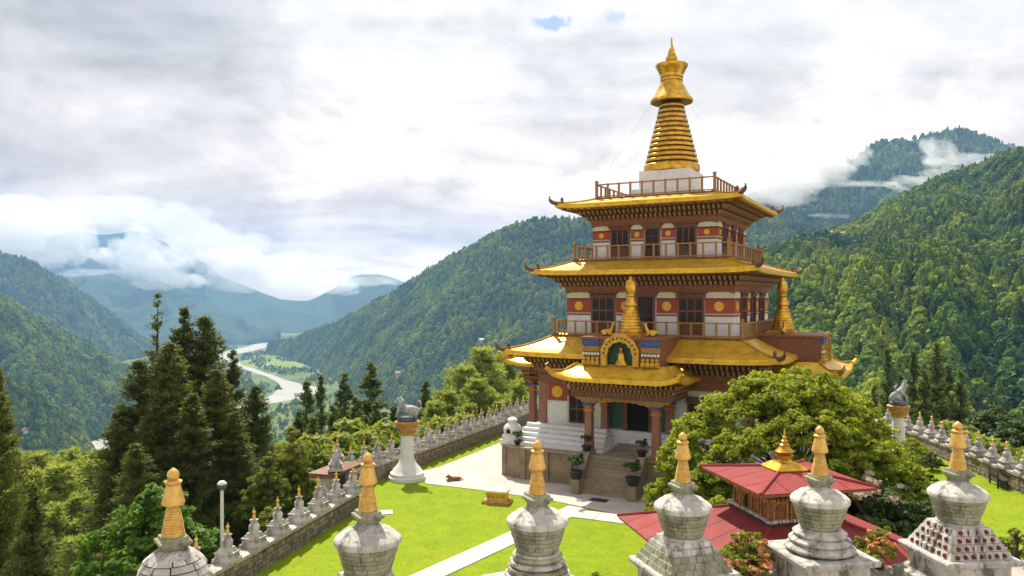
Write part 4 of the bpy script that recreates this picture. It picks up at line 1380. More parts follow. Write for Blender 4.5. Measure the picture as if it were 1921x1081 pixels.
tall_stupa('dome', 325, 877, 9.1, R(36), 'stupa with a rounded dome of large weathered stones and tall ringed gilt spire', 1)
tall_stupa('plain', 690, 848, 10.6, R(30), 'pale plain bowl stupa with gilt spire standing on a wide bare square slab', 2)
tall_stupa('many_rings', 1008, 825, 11.5, R(25), 'darkest stained stupa whose bowl sits on a stack of many round rings', 3)
tall_stupa('steps', 1281, 810, 12.4, R(18), 'stupa with square stone steps like a pyramid below its greenish bowl', 4)
tall_stupa('rings', 1538, 798, 12.5, R(11), 'stupa with three thick round rings below its bowl on a square slab', 5)
tall_stupa('niches', 1797, 790, 12.8, R(7), 'stupa whose stepped base is covered with small dark red niches', 6)

# the terrace under them, its edge right behind the row
edge = [(-14, 4.6), (-9.6, 5.2), (-6.0, 8.3), (-4.3, 9.95), (-2.3, 11.45), (0.1, 12.4), (2.5, 13.0), (4.6, 13.35), (6.0, 13.75), (10.5, 14.2), (14, 14.5), (26, 15)]
b = MB(); b.prism([(-14, -14)] + edge[:0] + [(26, -14)] + edge[::-1], -0.4, 5.2)
tag(b.build('terrace', 'terrace_stone'), kind='structure')

# small stupas: one prototype, copied along the low walls
def small_stupa():
    t = empty('small_stupa')
    MB().sq([(0.38, 0), (0.38, 0.12), (0.33, 0.14), (0.29, 0.30), (0.34, 0.31), (0.34, 0.36), (0.28, 0.37), (0.25, 0.44), (0.22, 0.45), (0.20, 0.52)]).build('base', 'small_lime', t)
    MB().lathe([(0.165, 0.51), (0.195, 0.66), (0.20, 0.74), (0.17, 0.80), (0.10, 0.86), (0.07, 0.88)], 16).build('dome', 'small_lime', t, smooth=True)
    MB().sq([(0.09, 0.86), (0.09, 0.95), (0.12, 0.96), (0.12, 1.0), (0.08, 1.01)]).build('neck', 'small_lime', t)
    MB().lathe([(0.075, 1.0), (0.07, 1.06), (0.062, 1.08), (0.058, 1.14), (0.045, 1.16), (0.042, 1.22), (0.035, 1.24), (0.07, 1.25), (0.06, 1.30), (0.02, 1.33), (0.03, 1.37), (0.004, 1.44)], 12).build('spire', 'ochre_gold', t, smooth=True)
    return t


ss0 = small_stupa()
ss_used = [False]


def put_small(x, y, z, rz, label, group, sc=1.0):
    o = ss0 if not ss_used[0] else copy_tree(ss0)
    ss_used[0] = True
    o.location = (x, y, z); o.rotation_euler = (0, 0, rz); o.scale = (sc, sc, sc)
    o.rotation_euler = (random.gauss(0, .018), random.gauss(0, .018), rz + random.gauss(0, .06))
    k = sc * random.uniform(.93, 1.06); o.scale = (k, k, k * random.uniform(.95, 1.05))
    tag(o, label, 'stupa', group)
    return o


# low walls of rubble with coping slabs
def low_wall(name, label, pts, h, th, stones_to=0.0, seed=1, zb=-0.9):
    g = random.Random(seed)
    root = None
    body = MB(); 
    for A, B in zip(pts, pts[1:]):
        A, B = Vector((*A, 0)), Vector((*B, 0))
        d = (B - A).normalized(); n = Vector((-d.y, d.x, 0))
        hw = th / 2 - 0.04
        a, c = A - d * .02, B + d * .02
        body.prism([((a - n * hw).x, (a - n * hw).y), ((c - n * hw).x, (c - n * hw).y), ((c + n * hw).x, (c + n * hw).y), ((a + n * hw).x, (a + n * hw).y)], zb, h - 0.12)
    root = body.build(name, 'mortar')
    tag(root, label, 'wall')
    done = 0.0
    rest = MB()
    for A, B in zip(pts, pts[1:]):
        A, B = Vector((*A, 0)), Vector((*B, 0))
        L = (B - A).length; d = (B - A) / L; n = Vector((-d.y, d.x, 0))
        # coping
        m = max(1, round(L / 1.1))
        for i in range(m):
            a, c = A + d * (L * i / m + .008), A + d * (L * (i + 1) / m - .008)
            hw = th / 2 + 0.06
            s = MB().prism([((p).x, (p).y) for p in (a - n * hw, c - n * hw, c + n * hw, a + n * hw)], h - 0.12, h + g.uniform(-.006, .006))
            s.build('coping_slab', 'coping', root)
        # stones on both faces
        zr = -0.05
        while zr < h - 0.16:
            rh = min(g.uniform(0.14, 0.24), h - 0.125 - zr)
            for sd in (-1, 1):
                x = -g.uniform(0, .2)
                while x < L:
                    w = g.uniform(0.22, 0.55)
                    x0, x1 = max(x, 0.0), min(x + w, L)
                    if x1 - x0 > 0.06:
                        o0 = sd * (th / 2 - 0.06); o1 = sd * (th / 2 + g.uniform(-.012, .022))
                        ins = g.uniform(.012, .03)
                        P0 = A + d * (x0 + .008); P1 = A + d * (x1 - .008)
                        Q0 = A + d * (x0 + .008 + ins); Q1 = A + d * (x1 - .008 - ins)
                        vs = []
                        for z in (zr + .008, zr + rh - .008):
                            vs += [P0 + n * o0 + Vector((0, 0, z)), P1 + n * o0 + Vector((0, 0, z))]
                        for z in (zr + .008 + ins * .6, zr + rh - .008 - ins * .6):
                            vs += [Q0 + n * o1 + Vector((0, 0, z)), Q1 + n * o1 + Vector((0, 0, z))]
                        fs = [(4, 5, 7, 6), (0, 1, 5, 4), (3, 2, 6, 7), (2, 0, 4, 6), (1, 3, 7, 5)]
                        if sd > 0: fs = [tuple(reversed(f)) for f in fs]
                        if sd < 0 and done + x < stones_to:
                            MB().add(vs, fs).build('stone', 'rubble', root)
                        else:
                            rest.add(vs, fs)
                    x += w
            zr += rh
        done += L
    if rest.v:
        tag(rest.build('stonework', 'rubble', root), kind='stuff')
    return root


WH = 0.92
near = [(-11.6, 20.0), (-9.5, 27.7), (-7.4, 36.2)]
low_wall('low_wall', 'low rubble wall with pale coping beside the lawn, lower end towards the terrace', near, WH, 0.55, 14.0, 3)
farw = [(-8.75, 39.3), (-7.25, 42.9), (-5.55, 46.0), (0.95, 60.9), (4.4, 68.6)]
low_wall('low_wall', 'long low stone wall running from behind the lion pillar to the temple rear', farw, WH, 0.55, 0, 4)
rightw = [(27.0, 69.5), (27.0, 50.3), (26.2, 39.4), (25.6, 30.0), (25.3, 20.0)]
low_wall('low_wall', 'low stone wall with small stupas running past the dragon pillar', rightw, WH, 0.55, 0, 5)


def along(pts, s):
    for A, B in zip(pts, pts[1:]):
        A, B = Vector((*A, 0)), Vector((*B, 0)); L = (B - A).length
        if s <= L: return A + (B - A) * (s / L), math.atan2(B.y - A.y, B.x - A.x)
        s -= L
    return B, 0.0


s = 5.2
while s < 16.6:
    p, a = along(near, s)
    put_small(p.x, p.y, WH, a, 'small white stupa with gilt tip on the lower wall beside the lawn', 'stupas on the lower lawn wall')
    s += 1.62
s = 1.0
while s < 31:
    p, a = along(farw, s)
    put_small(p.x, p.y, WH, a, 'small stupa in the row on the long wall behind the lion pillar', 'stupas on the long wall')
    s += 1.25
s = 14
while s < 46:
    p, a = along(rightw, s)
    put_small(p.x, p.y, WH, a, 'small white stupa in the row on the wall running past the dragon pillar', 'stupas on the wall by the dragon pillar')
    s += 1.45

# little gate in the gap of the wall
gt = empty('gate_house', (-8.55, 37.75, 0), R(72))
tag(gt, 'small whitewashed gate with a flat brown roof slab in the gap of the lawn wall', 'gate')
for sx in (-1, 1):
    MB().sq([(0.34, -0.9), (0.34, 0.15), (0.28, 0.18), (0.28, 1.35), (0.34, 1.38), (0.34, 1.46)], cx=sx * 0.95).build('pier', 'small_lime', gt)
MB().box(-1.5, 1.5, -0.55, 0.55, 1.46, 1.58).build('lintel', 'brown_timber', gt)
MB().sq([((1.45, 0.7), 1.58), ((1.45, 0.7), 1.66), ((0.5, 0.2), 1.80)]).build('roof', 'brown_timber', gt)
MB().box(-0.67, 0.67, -0.05, 0.05, -0.9, 1.46).build('door', 'dark_timber', gt)
put_small(-8.75, 38.75, 1.74, R(10), 'small stupa standing on a roof end of the little wall gate', 'stupas on the gate', 0.9)
put_small(-8.4, 36.8, 1.74, R(10), 'small stupa standing on a roof end of the little wall gate', 'stupas on the gate', 0.9)

# globe lamp behind the wall
lp = P(415, 1040, 27.2)
lt = empty('lamp_post', (lp.x - 0.2, lp.y + 0.6, -0.9))
tag(lt, 'slim white lamp post with a grey globe behind the lower wall', 'lamp post')
MB().tube([(0, 0, 0), (0, 0, 3.95)], [0.075, 0.06], 10).build('pole', 'lamp_white', lt)
MB().sphere((0, 0, 4.1), 0.165, 16, 12).build('globe', 'lamp_dark', lt, smooth=True)
MB().lathe([(0.17, 4.16), (0.16, 4.2), (0.10, 4.27), (0.02, 4.29)], 14).build('globe_cap', 'lamp_white', lt, smooth=True)

# ------------------------------------------------------------------ lion pillars
def blobs_z(blobs, tubes):
    return min([c[2] - r[2] for c, r in blobs] + [p[2] for pts, _ in tubes for p in pts])


def statue(parent, blobs, tubes, name='statue'):
    b = MB()
    for c, r in blobs: b.sphere(c, r, 12, 9)
    for pts, rad in tubes: b.tube(pts, rad, 8)
    o = b.build(name, 'grey_stone', parent, smooth=True)
    m = o.modifiers.new('fuse', 'REMESH'); m.mode = 'VOXEL'; m.voxel_size = 0.028; m.use_smooth_shade = True
    if parent:                                                       # a little over life size on its lotus
        o.scale = (1.22, 1.22, 1.22); o.location.z = -0.22 * blobs_z(blobs, tubes)
    return o


def pillar(loc, rz, label, kind, h=3.45):
    t = empty('lion_pillar' if kind == 'lion' else 'dragon_pillar', loc, rz)
    tag(t, label, 'pillar')
    MB().lathe([(1.02, -0.1), (1.02, 0.18), (0.95, 0.22), (0.93, 0.38), (0.86, 0.42), (0.74, 0.60), (0.56, 0.80), (0.45, 0.98), (0.41, 1.1)], 28).build('base', 'whitewash', t, smooth=True)
    MB().lathe([(0.40, 1.08), (0.37, 1.3), (0.345, h - 0.98)], 24).build('shaft', 'whitewash', t, smooth=True)
    MB().lathe([(0.39, h - 1.0), (0.46, h - 0.95), (0.47, h - 0.85), (0.43, h - 0.83), (0.52, h - 0.68), (0.60, h - 0.55), (0.58, h - 0.5), (0.66, h - 0.42), (0.70, h - 0.30), (0.64, h - 0.26), (0.60, h - 0.25)], 28).build('capital', 'capital_gold', t, smooth=True)
    MB().lathe([(0.50, h - 0.27), (0.54, h - 0.20), (0.52, h - 0.08), (0.46, h - 0.05), (0.2, h - 0.04)], 24).build('lotus', 'lamp_dark', t, smooth=True)
    z = h - 0.06
    if kind == 'lion':
        statue(t, [((-0.12, 0, z + .34), (.40, .21, .22)), ((.22, 0, z + .42), (.22, .20, .26)), ((-.38, 0, z + .28), (.20, .20, .22)), ((.36, 0, z + .72), (.17, .16, .18)), ((.50, 0, z + .67), (.11, .10, .09)), ((.28, 0, z + .64), (.18, .21, .20))],
               [([(.32, .13, z + .4), (.42, .14, z + .18), (.44, .14, z)], [.09, .075, .07]), ([(.32, -.13, z + .4), (.42, -.14, z + .18), (.44, -.14, z)], [.09, .075, .07]),
                ([(-.34, .16, z + .28), (-.18, .19, z + .1), (-.28, .19, z)], [.12, .09, .07]), ([(-.34, -.16, z + .28), (-.18, -.19, z + .1), (-.28, -.19, z)], [.12, .09, .07]),
                ([(-.5, 0, z + .3), (-.66, 0, z + .45), (-.62, 0, z + .70), (-.5, 0, z + .78)], [.07, .06, .07, .03]),
                ([(.32, .1, z + .85), (.30, .14, z + .95)], [.05, .02]), ([(.32, -.1, z + .85), (.30, -.14, z + .95)], [.05, .02])], 'lion_statue')
    else:
        statue(t, [((-.2, 0, z + .30), (.30, .2, .24)), ((.12, 0, z + .48), (.24, .19, .22)), ((.36, 0, z + .80), (.16, .12, .13)), ((.5, 0, z + .84), (.13, .09, .07))],
               [([(.1, 0, z + .5), (.26, 0, z + .66), (.34, 0, z + .8)], [.2, .16, .12]), ([(-.3, 0, z + .35), (-.5, 0, z + .2), (-.55, 0, z + .05)], [.17, .12, .06]),
                ([(.2, .14, z + .4), (.36, .16, z + .22), (.38, .16, z)], [.09, .075, .06]), ([(.2, -.14, z + .4), (.36, -.16, z + .22), (.38, -.16, z)], [.09, .075, .06]),
                ([(-.25, .16, z + .3), (-.1, .2, z + .1), (-.18, .2, z)], [.12, .09, .07]), ([(-.25, -.16, z + .3), (-.1, -.2, z + .1), (-.18, -.2, z)], [.12, .09, .07]),
                ([(.34, .06, z + .9), (.42, .08, z + 1.06), (.56, .08, z + 1.14)], [.05, .04, .015]), ([(.34, -.06, z + .9), (.42, -.08, z + 1.06), (.56, -.08, z + 1.14)], [.05, .04, .015]),
                ([(-.15, 0, z + .5), (-.25, 0, z + .75), (-.1, 0, z + .9)], [.1, .07, .03])], 'dragon_statue')
    return t


pillar((-5.75, 42.4, 0), R(168), 'white pillar with gilt capital carrying a crouching grey lion by the lawn wall', 'lion')
pillar((24.3, 48.6, 0), R(20), 'white pillar with a rearing dragon statue beside the tall conifers', 'dragon')

# ------------------------------------------------------------------ red-roofed pavilion
pv_ = empty('red_pavilion', (8.6, 24.4, 0), R(12))
tag(pv_, 'pavilion with two red hipped roofs and gilt finial behind the terrace stupas', 'pavilion')


def hip_roof(name, h0, z0, h1, z1, th, parent):
    """four panels of sheet metal with folded seams, ridge rolls and a fascia"""
    ro = MB().sq([(h0 - .15, z0 - 0.10), (h0, z0 - 0.09), (h0, z0 - 0.01), (h0 - .06, z0 - 0.004), (h1, z1 - 0.03)]).build(name, 'tin_red_edge', parent)
    n = max(4, round(2 * h0 / 0.9))
    for k in range(4):
        for i in range(n):
            a, c = -1 + 2 * i / n, -1 + 2 * (i + 1) / n
            def pt(s, lift):
                x = s * h0
                t = 1.0 if abs(x) <= h1 else (h0 - abs(x)) / (h0 - h1)
                return (x, -(h0 + (h1 - h0) * t), z0 + (z1 - z0) * t + lift)
            g = 0.012
            xs = [a + g / h0, c - g / h0]
            vs = [(xs[0] * (h0 + .04), -h0 - .04, z0 + .004), (xs[1] * (h0 + .04), -h0 - .04, z0 + .004), pt(xs[1], .012), pt(xs[0], .012)]
            for crit in (-h1, h1):
                if xs[0] * h0 < crit < xs[1] * h0:
                    vs.insert(3, (crit, -h1, z1 + .012))
            up = len(vs)
            low = [(x, y, z - 0.02) for x, y, z in vs]
            fs = [tuple(range(up)), tuple(reversed(range(up, 2 * up)))] + [((q + 1) % up, q, up + q, up + (q + 1) % up) for q in range(up)]
            o = MB().add(vs + low, fs).build('roof_sheet', 'tin_red', ro); o.rotation_euler = (0, 0, k * math.pi / 2)
        o = MB().tube([(h0 + .03, -h0 - .03, z0 + .02), (h1, -h1, z1 + .03)], 0.055, 6).build('ridge_roll', 'tin_red', ro); o.rotation_euler = (0, 0, k * math.pi / 2)
    return ro


MB().sq([(2.9, -0.2), (2.9, 2.12)]).build('wall', 'whitewash', pv_)
hip_roof('lower_roof', 4.05, 2.2, 1.15, 3.16, 0.1, pv_)
dr = MB().sq([(1.12, 3.10), (1.12, 4.2)]).build('lantern', 'orange_paint', pv_)
MB().sq([(1.26, 3.14), (1.28, 3.24), (1.18, 3.26)]).build('lantern_sill', 'dark_timber', pv_)
MB().sq([(1.16, 3.98), (1.34, 4.0), (1.34, 4.07), (1.22, 4.08), (1.30, 4.20), (1.5, 4.22), (1.5, 4.27)]).build('lantern_cornice', 'dark_timber', pv_)
for k in range(4):
    for zz_, dd, st in ((4.08, 1.42, .16), (3.90, 1.28, .15), (3.26, 1.26, .12)):
        q = MB()
        n = int(2 * dd / st)
        for i in range(n + 1):
            x = -dd + 2 * dd * i / n
            q.box(x - .04, x + .04, -dd, -dd + .2, zz_, zz_ + .09)
        o = q.build('bracket_row', 'carved_gold' if zz_ > 3.5 else 'small_lime', pv_); tag(o, kind='stuff'); o.rotation_euler = (0, 0, k * math.pi / 2)
    for i in range(4):
        x = -0.84 + 0.56 * i
        f = MB()
        f.box(x - .24, x - .18, -1.19, -1.10, 3.36, 3.88); f.box(x + .18, x + .24, -1.19, -1.10, 3.36, 3.88); f.box(x - .24, x + .24, -1.195, -1.10, 3.82, 3.90); f.box(x - .24, x + .24, -1.195, -1.10, 3.30, 3.36)
        wf = f.build('window', 'carved_gold', pv_); wf.rotation_euler = (0, 0, k * math.pi / 2)
        MB().face_prism([(x - .14, 3.38), (x + .14, 3.38), (x + .14, 3.62), (x + .08, 3.74), (x, 3.80), (x - .08, 3.74), (x - .14, 3.62)], -1.15, -1.10).build('pane', 'dark_inside' if i == 1 and k == 3 else 'frieze_red', wf)
hip_roof('upper_roof', 1.90, 4.33, 0.30, 4.60, 0.1, pv_)
prof = [(0.44, 4.56), (0.46, 4.62), (0.36, 4.74), (0.20, 4.86), (0.18, 4.90), (0.26, 4.95), (0.27, 5.02), (0.19, 5.06), (0.22, 5.10), (0.30, 5.13), (0.24, 5.18), (0.15, 5.28), (0.16, 5.34), (0.10, 5.38), (0.11, 5.46), (0.06, 5.50), (0.07, 5.58), (0.03, 5.62), (0.04, 5.70), (0.005, 5.86)]
MB().sq([(0.52, 4.55), (0.54, 4.62), (0.30, 4.80), (0.2, 4.82)]).build('finial_base', 'gold_leaf', pv_)
MB().lathe(prof, 20).build('finial', 'gold_leaf', pv_, smooth=True)

# ------------------------------------------------------------------ small things in the court
p = g0(933, 946)
bx_ = empty('offering_box', (p.x, p.y + .3, 0), R(-14))
tag(bx_, 'carved yellow stone block with a pale top standing on the lawn', 'block')
MB().sq([((0.68, 0.46), 0), ((0.68, 0.46), 0.10), ((0.60, 0.40), 0.18), ((0.52, 0.34), 0.20)]).build('foot', 'capital_gold', bx_)
MB().sq([((0.50, 0.32), 0.20), ((0.46, 0.29), 0.26), ((0.50, 0.32), 0.48), ((0.55, 0.36), 0.52), ((0.55, 0.36), 0.58)]).build('body', 'yellow_disc', bx_)
MB().sq([((0.52, 0.33), 0.58), ((0.50, 0.31), 0.62)]).build('top', 'path_slab', bx_)
for i in range(4):
    MB().sphere((-0.36 + .24 * i, -.325, .37), (.08, .03, .08), 8, 6).build('carved_boss', 'capital_gold', bx_)
p = g0(853, 903)
dg = statue(None, [((0, 0, .12), (.30, .13, .11)), ((.24, 0, .17), (.13, .12, .12)), ((.36, 0, .26), (.10, .085, .085)), ((.46, 0, .23), (.07, .05, .045)), ((-.22, 0, .11), (.14, .15, .11))],
            [([(.2, .09, .08), (.46, .11, .04)], [.05, .04]), ([(.2, -.09, .08), (.46, -.11, .04)], [.05, .04]), ([(-.3, 0, .1), (-.46, .08, .05), (-.4, .2, .04)], [.05, .035, .02]),
             ([(.34, .06, .32), (.33, .09, .39)], [.035, .012]), ([(.34, -.06, .32), (.33, -.09, .39)], [.035, .012])], 'dog')
dg.data.materials[0] = MAT['terracotta']
dg.location = (p.x, p.y, 0.03); dg.rotation_euler = (0, 0, R(200))
tag(dg, 'brown dog lying on the pale pavement near the lion pillar', 'dog')


def bench(px, py, rz, label):
    p = g0(px, py)
    t = empty('bench', (p.x, p.y, 0), rz)
    tag(t, label, 'bench')
    for i in range(3):
        MB().box(-0.75, 0.75, -0.25 + .17 * i, -0.10 + .17 * i, 0.42, 0.46).build('seat_slat', 'dark_bench', t)
    for i in range(2):
        MB().box(-0.75, 0.75, 0.24, 0.28, 0.58 + .2 * i, 0.72 + .2 * i).build('back_slat', 'dark_bench', t)
    for sx in (-1, 1):
        MB().box(sx * .62 - .04, sx * .62 + .04, -0.25, -0.17, 0, 0.42).build('leg', 'dark_bench', t)
        MB().box(sx * .62 - .04, sx * .62 + .04, 0.20, 0.28, 0, 0.95).build('leg', 'dark_bench', t)


bench(1874, 912, R(75), 'dark slatted bench on the lawn against the wall by the dragon pillar')

# white incense burner at the platform corner
p = tworld(-6.75, -8.0, 1.765)
ib = empty('incense_burner', p, TA)
tag(ib, 'round-topped whitewashed incense burner at the platform corner of the temple', 'incense burner')
MB().sq([(0.52, 0), (0.52, 0.22), (0.44, 0.26), (0.42, 0.5)]).build('base', 'whitewash', ib)
MB().lathe([(0.40, 0.5), (0.50, 0.62), (0.52, 0.82), (0.42, 1.02), (0.26, 1.12), (0.24, 1.2), (0.30, 1.24), (0.28, 1.34), (0.14, 1.44), (0.05, 1.46)], 20).build('body', 'whitewash', ib, smooth=True)
MB().face_prism([(-.12, .6), (.12, .6), (.12, .78), (0, .88), (-.12, .78)], -.53, -.4).build('opening', 'dark_inside', ib)
# ------------------------------------------------------------------ trees and plants
leafmat('leaf_cypress', (0.030, 0.060, 0.010), (0.145, 0.165, 0.020), 0.38)
leafmat('leaf_juniper', (0.038, 0.082, 0.015), (0.16, 0.21, 0.034), 0.36)
leafmat('leaf_pine', (0.115, 0.180, 0.036), (0.36, 0.41, 0.10), 0.45)
leafmat('leaf_bright', (0.045, 0.12, 0.012), (0.15, 0.27, 0.025), 0.40)
leafmat('leaf_bamboo', (0.07, 0.11, 0.012), (0.24, 0.26, 0.03), 0.40)
leafmat('leaf_shrub', (0.065, 0.125, 0.011), (0.40, 0.44, 0.024), 0.5)
leafmat('leaf_dark', (0.020, 0.055, 0.012), (0.085, 0.13, 0.02), 0.25)
leafmat('leaf_garden', (0.06, 0.13, 0.012), (0.26, 0.30, 0.03), 0.40)
leafmat('blossom', (0.22, 0.20, 0.12), (0.50, 0.43, 0.33), 0.25)
leafmat('blossom_orange', (0.40, 0.14, 0.05), (0.55, 0.28, 0.10), 0.25)


def quads(C, N, size, asp, g, along_=None):
    """one small four-sided leaf per centre: C centres, N normals"""
    n = len(C)
    N = N / np.linalg.norm(N, axis=1)[:, None]
    ref = g.normal(size=(n, 3)) if along_ is None else along_ + 0.35 * g.normal(size=(n, 3))
    A = ref - (ref * N).sum(1)[:, None] * N
    A /= np.linalg.norm(A, axis=1)[:, None] + 1e-9
    B = np.cross(N, A)
    s = size * (0.65 + 0.7 * g.random(n))[:, None]
    V = np.stack([C - A * s, C - B * s * asp, C + A * s, C + B * s * asp], 1).reshape(-1, 3)
    F = np.arange(4 * n).reshape(n, 4)
    return V, F


def conifer(h, r, nb, per, leaf, seed, lift=0.35, power=0.8, sparse=0.0, asp=0.5, base=0.04, mat='leaf_cypress', clump=0.14, bulge=0.0):
    """crown and trunk of one conifer: branches all the way up, each set with sprays of foliage"""
    g = np.random.default_rng(seed)
    f = base + (1 - base) * np.sort(g.random(nb)) ** 0.92
    f = f + 0.012 * np.sin(f * 60)
    az = g.random(nb) * 6.283 + 2.4 * np.arange(nb)
    prof = (1 - f) ** power
    if bulge: prof = prof * (1 - bulge * np.exp(-((f - base) / 0.10) ** 2))
    L = r * prof * (0.62 + 0.5 * g.random(nb)) * (1 + 0.18 * np.sin(az * 2 + f * 14)) + 0.12
    keep = g.random(nb) > sparse * np.clip(f * 1.3, 0, 1)
    f, az, L = f[keep], az[keep], L[keep]
    d = np.stack([np.cos(az), np.sin(az), lift * (0.4 + 0.9 * f)], 1)
    d /= np.linalg.norm(d, axis=1)[:, None]
    O = np.stack([0 * f, 0 * f, f * h * 0.985], 1)
    m = np.maximum(3, (per * (0.35 + L / r)).astype(int))
    k = np.repeat(np.arange(len(f)), m)
    t = g.random(len(k)) ** 0.65
    C = O[k] + d[k] * (L[k] * t)[:, None] + g.normal(size=(len(k), 3)) * (clump * (0.35 + L[k] * 0.30))[:, None] * np.array([1, 1, 0.9])
    C[:, 2] -= 0.10 * L[k] * t ** 2
    N = d[k] * 0.5 + np.array([0, 0, 0.5]) + g.normal(size=(len(k), 3)) * 0.6
    V, F = quads(C, N, leaf, asp, g, along_=d[k] + np.array([0, 0, 0.3]))
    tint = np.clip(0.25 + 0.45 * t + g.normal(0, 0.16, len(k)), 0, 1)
    crown = np_mesh('crown', V, F, mat, attr=tint)
    b = MB()
    b.tube([(0, 0, -1.5), (0.03 * r, 0, h * .3), (-.02 * r, .02 * r, h * .6), (0, 0, h * .97)], [0.028 * h ** .9 + .05, 0.020 * h ** .9 + .03, .012 * h ** .9, .01], 8)
    for i in range(0, len(f), max(1, len(f) // 60)):
        e = O[i] + d[i] * L[i] * 0.8
        b.tube([tuple(O[i]), tuple((O[i] + e) / 2 + np.array([0, 0, -.03])), tuple(e)], [0.05 * (1.1 - f[i]) + .012, .03 * (1.1 - f[i]) + .01, .006], 5)
    return crown, b.mesh('trunk', 'bark')


def pine(h, r, seed, mat='leaf_pine', tufts=520, leaf=0.30):
    """loose pine: whorls of limbs ending in brushes of long needles"""
    g = np.random.default_rng(seed)
    Cs, Ds, T = [], [], []
    b = MB()
    b.tube([(0, 0, -2), (.02 * h, 0, h * .4), (0, .01 * h, h * .98)], [0.022 * h + .03, 0.015 * h + .02, .015], 8)
    nw = int(h * 1.1)
    for w in range(nw):
        f = 0.18 + 0.80 * (w + .5) / nw
        for q in range(5):
            a = 6.283 * (q + g.random() * .6) / 5 + w * 1.3
            L = r * (1 - f) ** 0.72 * (0.7 + 0.45 * g.random()) + 0.25
            d = np.array([math.cos(a), math.sin(a), 0.12 + 0.75 * f]); d /= np.linalg.norm(d)
            o = np.array([0, 0, f * h])
            e = o + d * L + np.array([0, 0, .12 * L])
            b.tube([tuple(o), tuple(o + d * L * .55), tuple(e)], [.035 + .02 * (1 - f), .025, .008], 5)
            nt = max(3, int(3 + 4.5 * L))
            for u in range(nt):
                t = 0.30 + 0.70 * (u + g.random()) / nt
                c = o + d * L * t + g.normal(size=3) * 0.20 * L * np.array([1, 1, .5]) * t + np.array([0, 0, .12 * L * t])
                Cs.append(c); Ds.append(d + np.array([0, 0, .8])); T.append(t)
    Cs, Ds, T = np.array(Cs), np.array(Ds), np.array(T)
    per = 14
    k = np.repeat(np.arange(len(Cs)), per)
    dirs = Ds[k] * .7 + g.normal(size=(len(k), 3)) * 0.8
    dirs /= np.linalg.norm(dirs, axis=1)[:, None]
    C = Cs[k] + dirs * leaf * 0.8
    N = g.normal(size=(len(k), 3))
    N -= (N * dirs).sum(1)[:, None] * dirs
    V, F = quads(C, N, leaf, 0.16, g, along_=dirs * 3)
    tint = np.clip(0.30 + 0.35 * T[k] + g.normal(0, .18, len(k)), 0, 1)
    return np_mesh('crown', V, F, mat, attr=tint), b.mesh('trunk', 'bark')


def leafy(lobes, nleaf, leaf, seed, mat, trunk_h, asp=0.6, shell=0.55, limbs=True, droop=0.0, flat=0.0, csize=1.0):
    """broadleaved crown: clumps gathered into uneven lobes, real limbs into each lobe"""
    g = np.random.default_rng(seed)
    L = np.array(lobes, float)                                       # x y z rx ry rz
    wgt = (L[:, 3] * L[:, 4] * L[:, 5]) ** (2 / 3); wgt /= wgt.sum()
    ncl = max(30, nleaf // 45)
    li = g.choice(len(L), ncl, p=wgt)
    d = g.normal(size=(ncl, 3)); d /= np.linalg.norm(d, axis=1)[:, None]
    d[:, 2] = np.where(d[:, 2] < -0.35, -d[:, 2] * .6, d[:, 2])
    rad = shell + (1 - shell) * g.random(ncl) ** 0.6
    CC = L[li, :3] + d * L[li, 3:] * rad[:, None]
    csz = (0.16 + 0.14 * g.random(ncl)) * L[li, 3:].mean(1) * csize
    k = g.choice(ncl, nleaf)
    off = g.normal(size=(nleaf, 3)); off /= np.linalg.norm(off, axis=1)[:, None]
    off *= (g.random(nleaf) ** 0.5)[:, None]
    off[:, 2] = off[:, 2] * (0.55 - 0.25 * flat) - droop * g.random(nleaf)
    C = CC[k] + off * csz[k][:, None]
    N = off * 0.6 + d[k] * 0.4 + np.array([0, 0, 0.55]) + g.normal(size=(nleaf, 3)) * 0.5
    al = None if not droop else np.tile(np.array([0, 0, -1.0]), (nleaf, 1)) + d[k] * .5
    V, F = quads(C, N, leaf, asp, g, along_=al)
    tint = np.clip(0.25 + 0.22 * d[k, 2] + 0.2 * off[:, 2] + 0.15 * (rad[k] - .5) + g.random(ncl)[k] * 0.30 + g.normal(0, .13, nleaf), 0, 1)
    crown = np_mesh('crown', V, F, mat, attr=tint)
    b = MB()
    if trunk_h:
        b.tube([(0, 0, -1.0), (.05, 0, trunk_h * .5), (0, .03, trunk_h)], [.10 + .035 * trunk_h, .08 + .03 * trunk_h, .06 + .02 * trunk_h], 8)
    for x, y, z, rx, ry, rz in lobes:
        m = (x * .5, y * .5, (trunk_h + z) * .5 + .1)
        b.tube([(0, 0, trunk_h * .9), m, (x, y, z + rz * .3)], [.05 + .02 * trunk_h, .05, .015], 6)
        for i in range(3):
            a = g.random() * 6.283
            b.tube([m, (x + rx * .5 * math.cos(a), y + ry * .5 * math.sin(a), z + rz * .2 * g.random())], [.035, .01], 5)
    return crown, b.mesh('trunk', 'bark')


TREES = {}


def plant(name, kind, x, y, z, sc, rz, label, cat, group=None, sz=None):
    crown, trunk = TREES[kind]
    t = empty(name, (x, y, z), rz)
    t.scale = (sc, sc, sc if sz is None else sz)
    obj('crown', crown, t)
    obj('trunk', trunk, t)
    tag(t, label, cat, group)
    return t


